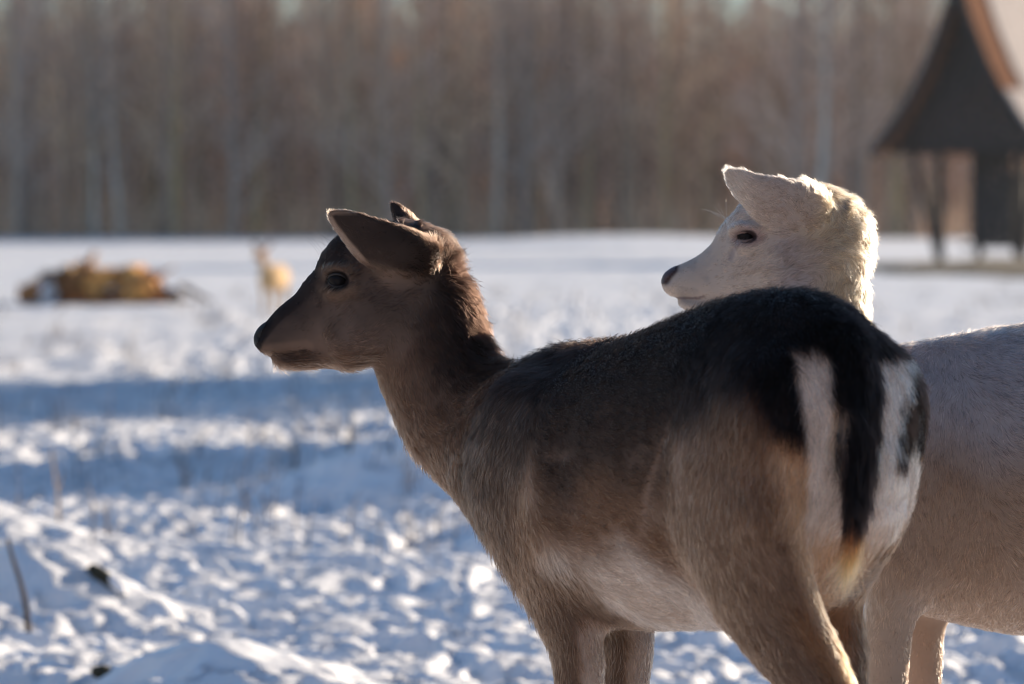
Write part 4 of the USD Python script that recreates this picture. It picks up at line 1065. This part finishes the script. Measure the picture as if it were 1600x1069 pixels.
def white_coat(p, n, hair=False):
    x, z = p[:, 0], p[:, 2]
    u, v = head_uv(p, WH)
    w1 = fbm(p * 9, 3, 5) - 0.5; w2 = fbm(p * 34, 3, 6) - 0.5
    c = np.tile([0.36, 0.30, 0.285], (len(p), 1))
    body = sstep(0.84, 0.80, z)
    c = mixc(c, (0.30, 0.195, 0.135), body * sstep(0.76, 0.62, z + 0.1 * w1))
    c = mixc(c, (0.40, 0.28, 0.205), body * sstep(0.52, 0.44, z + 0.05 * w1))
    neck = sstep(1195, 1290, u) * sstep(0.80, 0.86, z)
    c = mixc(c, (0.45, 0.335, 0.225), neck * sstep(-0.5, 0.3, n[:, 0] + 0.5 * w1))
    face = sstep(1230, 1180, u) * sstep(0.84, 0.86, z)
    c = mixc(c, (0.53, 0.425, 0.35), face)
    c = mixc(c, (0.26, 0.23, 0.225), np.clip(sstep(0.12, 0.30, fbm(p * 55, 2, 3) - 0.5 + 0.1 * w1) * face * sstep(1160, 1120, u) * 0.3, 0, 1))
    er = np.hypot((u - 1164) / 1.5, v - 370) + 2.5 * w2
    c = mixc(c, (0.34, 0.225, 0.20), sstep(20, 12, er) * face * 0.8)
    c = mixc(c, (0.05, 0.03, 0.03), sstep(11.5, 9, er) * face)
    c = mixc(c, (0.33, 0.27, 0.26), sstep(5, 2.5, seg_dist(u, v, [(1149, 378), (1143, 392), (1139, 404)])) * face * 0.7)
    c = mixc(c, (0.26, 0.19, 0.17), sstep(2.4, 1.0, seg_dist(u, v, [(1046, 466), (1064, 466), (1085, 466), (1100, 463)])) * face)
    c = mixc(c, (0.075, 0.045, 0.045), sstep(7, 0, u - np.interp(v, [415, 424, 434, 446], [1057, 1055, 1046, 1038])) * sstep(450, 440, v) * face)
    ear = sstep(0.055, 0.066, WH - p[:, 1]) * sstep(1132, 1150, u) * sstep(360, 345, v - 0.1 * (u - 1200)) * sstep(1300, 1260, u) * sstep(0.88, 0.90, z)
    c = mixc(c, (0.40, 0.30, 0.245), ear * 0.75 * sstep(1150, 1180, u))
    c = mixc(c, (0.05, 0.04, 0.035), sstep(0.05, 0.03, z))
    return np.clip(c * (1 + 0.16 * w2[:, None]), 0.01, 0.9)


def white_style(p, n):
    x, z = p[:, 0], p[:, 2]
    u, v = head_uv(p, WH)
    N = len(p)
    head = sstep(0.82, 0.85, z) * sstep(1300, 1240, u)
    muzzle = sstep(1210, 1070, u) * head
    neck = sstep(0.80, 0.86, z) * (1 - head)
    length = np.full(N, 0.018) + 0.004 * neck - 0.008 * sstep(0.48, 0.4, z)
    length = length * (1 - head) + head * (0.0150 - 0.0098 * muzzle)
    lift = np.full(N, 0.22) + 0.06 * neck
    ear = sstep(0.055, 0.066, WH - p[:, 1]) * sstep(360, 345, v - 0.1 * (u - 1200)) * sstep(1300, 1260, u) * sstep(0.88, 0.90, z)
    length = length * (1 - ear) + ear * 0.011
    bare = np.clip(sstep(4, 0, u - np.interp(v, [415, 428, 440, 455], [1062, 1054, 1046, 1041])) * sstep(452, 444, v) + (np.hypot((u - 1164) / 1.6, v - 370) < 10.5), 0, 1) * head
    dens = view_side(n, p) * (1 + 2.2 * head + 1.2 * neck) * (1 - 0.98 * bare) * np.where(z < 0.38, 0.2, 1.0) * np.where(x > 0.82, 0.2, 1.0)
    thick = 0.00058 - 0.00010 * head
    curl = 0.3 + 1.1 * np.clip(neck + sstep(1190, 1260, u) * sstep(0.84, 0.87, z), 0, 1)
    return length, lift, dens, thick, curl


def soften(v, f, weight, times):
    """Smoothing that keeps the volume, stronger where weight is high."""
    from scipy.sparse import coo_matrix
    e = np.vstack([f[:, [0, 1]], f[:, [1, 2]], f[:, [2, 0]]])
    A = coo_matrix((np.ones(2 * len(e)), (np.r_[e[:, 0], e[:, 1]], np.r_[e[:, 1], e[:, 0]])), shape=(len(v), len(v))).tocsr()
    A.data[:] = 1; deg = np.asarray(A.sum(1)).ravel()[:, None]
    for k in range(times):
        for lam in (0.6, -0.61):
            v = v + lam * weight[:, None] * (A @ v / deg - v)
    return v


def offset_patch(v, f, mask, d):
    """The faces whose corners all lie in the mask, lifted d off the body."""
    n = normals_of(v, f)
    k = f[mask[f].all(1)]
    used = np.unique(k); new = np.full(len(v), -1); new[used] = np.arange(len(used))
    return v[used] + n[used] * d, new[k]


def eye_ball(center, r, squash=1.0):
    m = trimesh.creation.icosphere(4, r)
    return np.array(m.vertices) * [1, squash, 1] + center, np.array(m.faces)


def whiskers(path, starts, ends, seed, color, width=0.00028):
    r = np.random.default_rng(seed)
    q = np.linspace(0, 1, 6)
    pts = []
    for a, b in zip(starts, ends):
        a, b = np.asarray(a), np.asarray(b)
        pts.append(a + (b - a) * q[:, None] + np.array([0, 0, -0.15 * np.linalg.norm(b - a)]) * (q ** 2)[:, None] + r.normal(0, 0.002, 3) * (q ** 2)[:, None])
    curves(path, np.array(pts), width * np.tile(np.linspace(1, 0.3, 6), (len(pts), 1)), np.tile(color, (len(pts), 1)))


def make_deer(name, label, sculpt, weight, coat, style, count, seed, eyes, eye_r, nose_mask, lids):
    v, f = biggest(*sculpt.surface())
    v = soften(v, f, weight(v), 14)
    n = normals_of(v, f)
    path = thing(name, label, 'deer')
    m = part(path, 'body', (v, f), 'coat_skin', True)
    primvar(m.GetPrim(), 'coat', coat(v, n), 'vertex')
    fur(path + '/fur', v, f, sculpt.guides, coat, style, count, seed)
    nm = nose_mask(v)
    if nm.any():
        part(path, 'nose', offset_patch(v, f, nm, 0.0006), 'nose_dark' if sculpt is dk else 'nose_pink', True)
    part(path, 'hooves', offset_patch(v, f, v[:, 2] < 0.05, 0.0015), 'hoof', True)
    for e in eyes:
        part(path, 'eye', eye_ball(e, eye_r), 'eye_dark', True)
    for l in lids:
        part(path, 'eyelid', l[0], l[1], True)
    return path, v, f


def nose_d(v):
    u, w = head_uv(v, DH)
    return (u < np.interp(w, [500, 505, 520, 535, 552], [396, 418, 411, 405, 396])) & (w < 551)


def nose_w(v):
    u, w = head_uv(v, WH)
    return (u < np.interp(w, [410, 415, 424, 434, 446], [1040, 1057, 1055, 1046, 1037])) & (w < 444)


def lid(c, R, sg, rx, rz, drop, tilt, r, lo, hi):
    """An arched rim lying on the eyeball (centre c, radius R), between two angles of the eye opening."""
    a = np.linspace(lo, hi, 24)
    x0, z0 = rx * np.cos(a), rz * np.sin(a) + drop
    x, z = x0 * math.cos(tilt) - z0 * math.sin(tilt), x0 * math.sin(tilt) + z0 * math.cos(tilt)
    y = np.sqrt(np.maximum((R + 0.0004) ** 2 - x ** 2 - z ** 2, 0.00001))
    return tube(np.stack([x, sg * y, z], -1) + c, r * (0.3 + 0.7 * np.sin(np.linspace(0, np.pi, 24))), 8)


ED = [P(527, 438, DH + sg * 0.0325) for sg in (-1, 1)]
dark_path, dv, df = make_deer('fallow_deer', 'dark brown fallow deer with black and white rump patch, in front', dk, lambda v: np.where((v[:, 0] < -0.02) & (v[:, 2] > 0.84), 0.4, 1.0),
                              dark_coat, dark_style, 150000, 3, ED, 0.0138, nose_d, [(lid(e, 0.0138, sg, 0.0125, 0.0085, 0.0, -0.1, 0.0019, 0.1, 3.04), 'eyelid_dark') for e, sg in zip(ED, (-1, 1))] + [(lid(e, 0.0138, sg, 0.0125, 0.0085, 0.0, -0.1, 0.0014, 3.3, 6.1), 'eyelid_dark') for e, sg in zip(ED, (-1, 1))])
EW = [P(1164, 370, WH + sg * 0.0305) for sg in (-1, 1)]
white_path, wv, wf = make_deer('fallow_deer', 'white cream fallow deer standing behind the dark one, looking left', wt, lambda v: np.where((v[:, 0] < 0.46) & (v[:, 2] > 0.84), 0.4, 1.0),
                               white_coat, white_style, 120000, 4, EW, 0.0135, nose_w, [(lid(e, 0.0135, sg, 0.0125, 0.0062, 0.0016, 0.08, 0.0030, 0.1, 3.04), 'eyelid_pink') for e, sg in zip(EW, (-1, 1))] + [(lid(e, 0.0135, sg, 0.0125, 0.0055, -0.0004, 0.08, 0.0017, 3.3, 6.1), 'eyelid_pink') for e, sg in zip(EW, (-1, 1))])
wr = np.random.default_rng(77)
st_, en_ = [], []
for k in range(7):
    st_.append(P(500 + 3 * k, 402 - 4 * k, DH - 0.03)); en_.append(P(478 + 4 * k + wr.uniform(-8, 8), 362 + wr.uniform(-8, 12), DH - 0.05))
for k in range(4):
    st_.append(P(428 + 8 * k, 562 + wr.uniform(-3, 5), DH - 0.018)); en_.append(P(420 + 10 * k, 586 + wr.uniform(-8, 6), DH - 0.030))
whiskers(dark_path + '/whiskers', st_, en_, 8, (0.05, 0.04, 0.035), 0.00022)
st_, en_ = [], []
for k in range(5):
    st_.append(P(1144 - 2 * k, 347 + 3 * k, WH - 0.032)); en_.append(P(1098 + 10 * k + wr.uniform(-4, 4), 318 + wr.uniform(-6, 10) - 2 * k, WH - 0.05))
for k in range(8):
    st_.append(P(1066 + 4 * k, 470 + wr.uniform(-2, 6), WH - 0.018)); en_.append(P(1050 + 5 * k, 500 + wr.uniform(-8, 6), WH - 0.03))
whiskers(white_path + '/whiskers', st_, en_, 9, (0.7, 0.66, 0.6))

# ------------------------------------------------------------------ the small pale deer far out on the snow
FD = P(424, 488, 43.5); FD[2] = gz(FD[0], FD[1]) if 'gz' in globals() else 0
fa = Sculpt(frange((-0.30, 0.35, 0.012)), frange((-0.45, 0.40, 0.014)), frange((0.0, 0.92, 0.012)))


def build_far():
    S = fa
    S.tube([((0.10, 0.30, 0.45), 0.08, 0.10, UPZ), ((0.07, 0.20, 0.44), 0.125, 0.145, UPZ), ((0.03, 0.0, 0.43), 0.13, 0.15, UPZ), ((-0.01, -0.2, 0.44), 0.115, 0.14, UPZ), ((-0.03, -0.28, 0.46), 0.07, 0.10, UPZ)], 0.03)
    S.tube([((-0.03, -0.26, 0.50), 0.06, 0.08, (0, 1, 0)), ((-0.07, -0.30, 0.60), 0.048, 0.06, (0, 1, 0)), ((-0.09, -0.31, 0.70), 0.042, 0.05, (0, 1, 0))], 0.03)
    S.tube([((-0.08, -0.28, 0.72), 0.042, 0.045, UPZ), ((-0.11, -0.34, 0.71), 0.042, 0.045, UPZ), ((-0.15, -0.42, 0.67), 0.022, 0.022, UPZ)], 0.02)
    for sx in (-1, 1):
        S.tube([((-0.085 + sx * 0.03, -0.28, 0.75), 0.015, 0.012, (0, 1, 0)), ((-0.085 + sx * 0.08, -0.27, 0.80), 0.022, 0.008, (0, 1, 0)), ((-0.085 + sx * 0.11, -0.27, 0.84), 0.008, 0.005, (0, 1, 0))], 0.01)
        S.tube([((-0.02 + sx * 0.06, -0.2, 0.40), 0.05, 0.045, UPZ), ((-0.02 + sx * 0.055, -0.2, 0.22), 0.022, 0.02, (0, 1, 0)), ((-0.02 + sx * 0.055, -0.2, 0.02), 0.017, 0.016, (0, 1, 0))], 0.02)
        S.tube([((0.08 + sx * 0.06, 0.22, 0.42), 0.06, 0.05, (0, 1, 0)), ((0.08 + sx * 0.06, 0.26, 0.24), 0.026, 0.022, (0, 1, 0)), ((0.08 + sx * 0.055, 0.24, 0.02), 0.017, 0.016, (0, 1, 0))], 0.02)


build_far()
simple('fawn_coat', (0.55, 0.36, 0.18), 0.85, 0.3, 14.0)
simple('fawn_head', (0.45, 0.22, 0.08), 0.85, 0.3, 14.0)
fv, ff = biggest(*fa.surface())
fp = thing('fallow_deer', 'small pale tan deer standing far out on the snow, blurred', 'deer', FD)
part(fp, 'body', (fv, ff), 'fawn_coat', True)
part(fp, 'head_coat', offset_patch(fv, ff, fv[:, 2] > 0.62, 0.003), 'fawn_head', True)
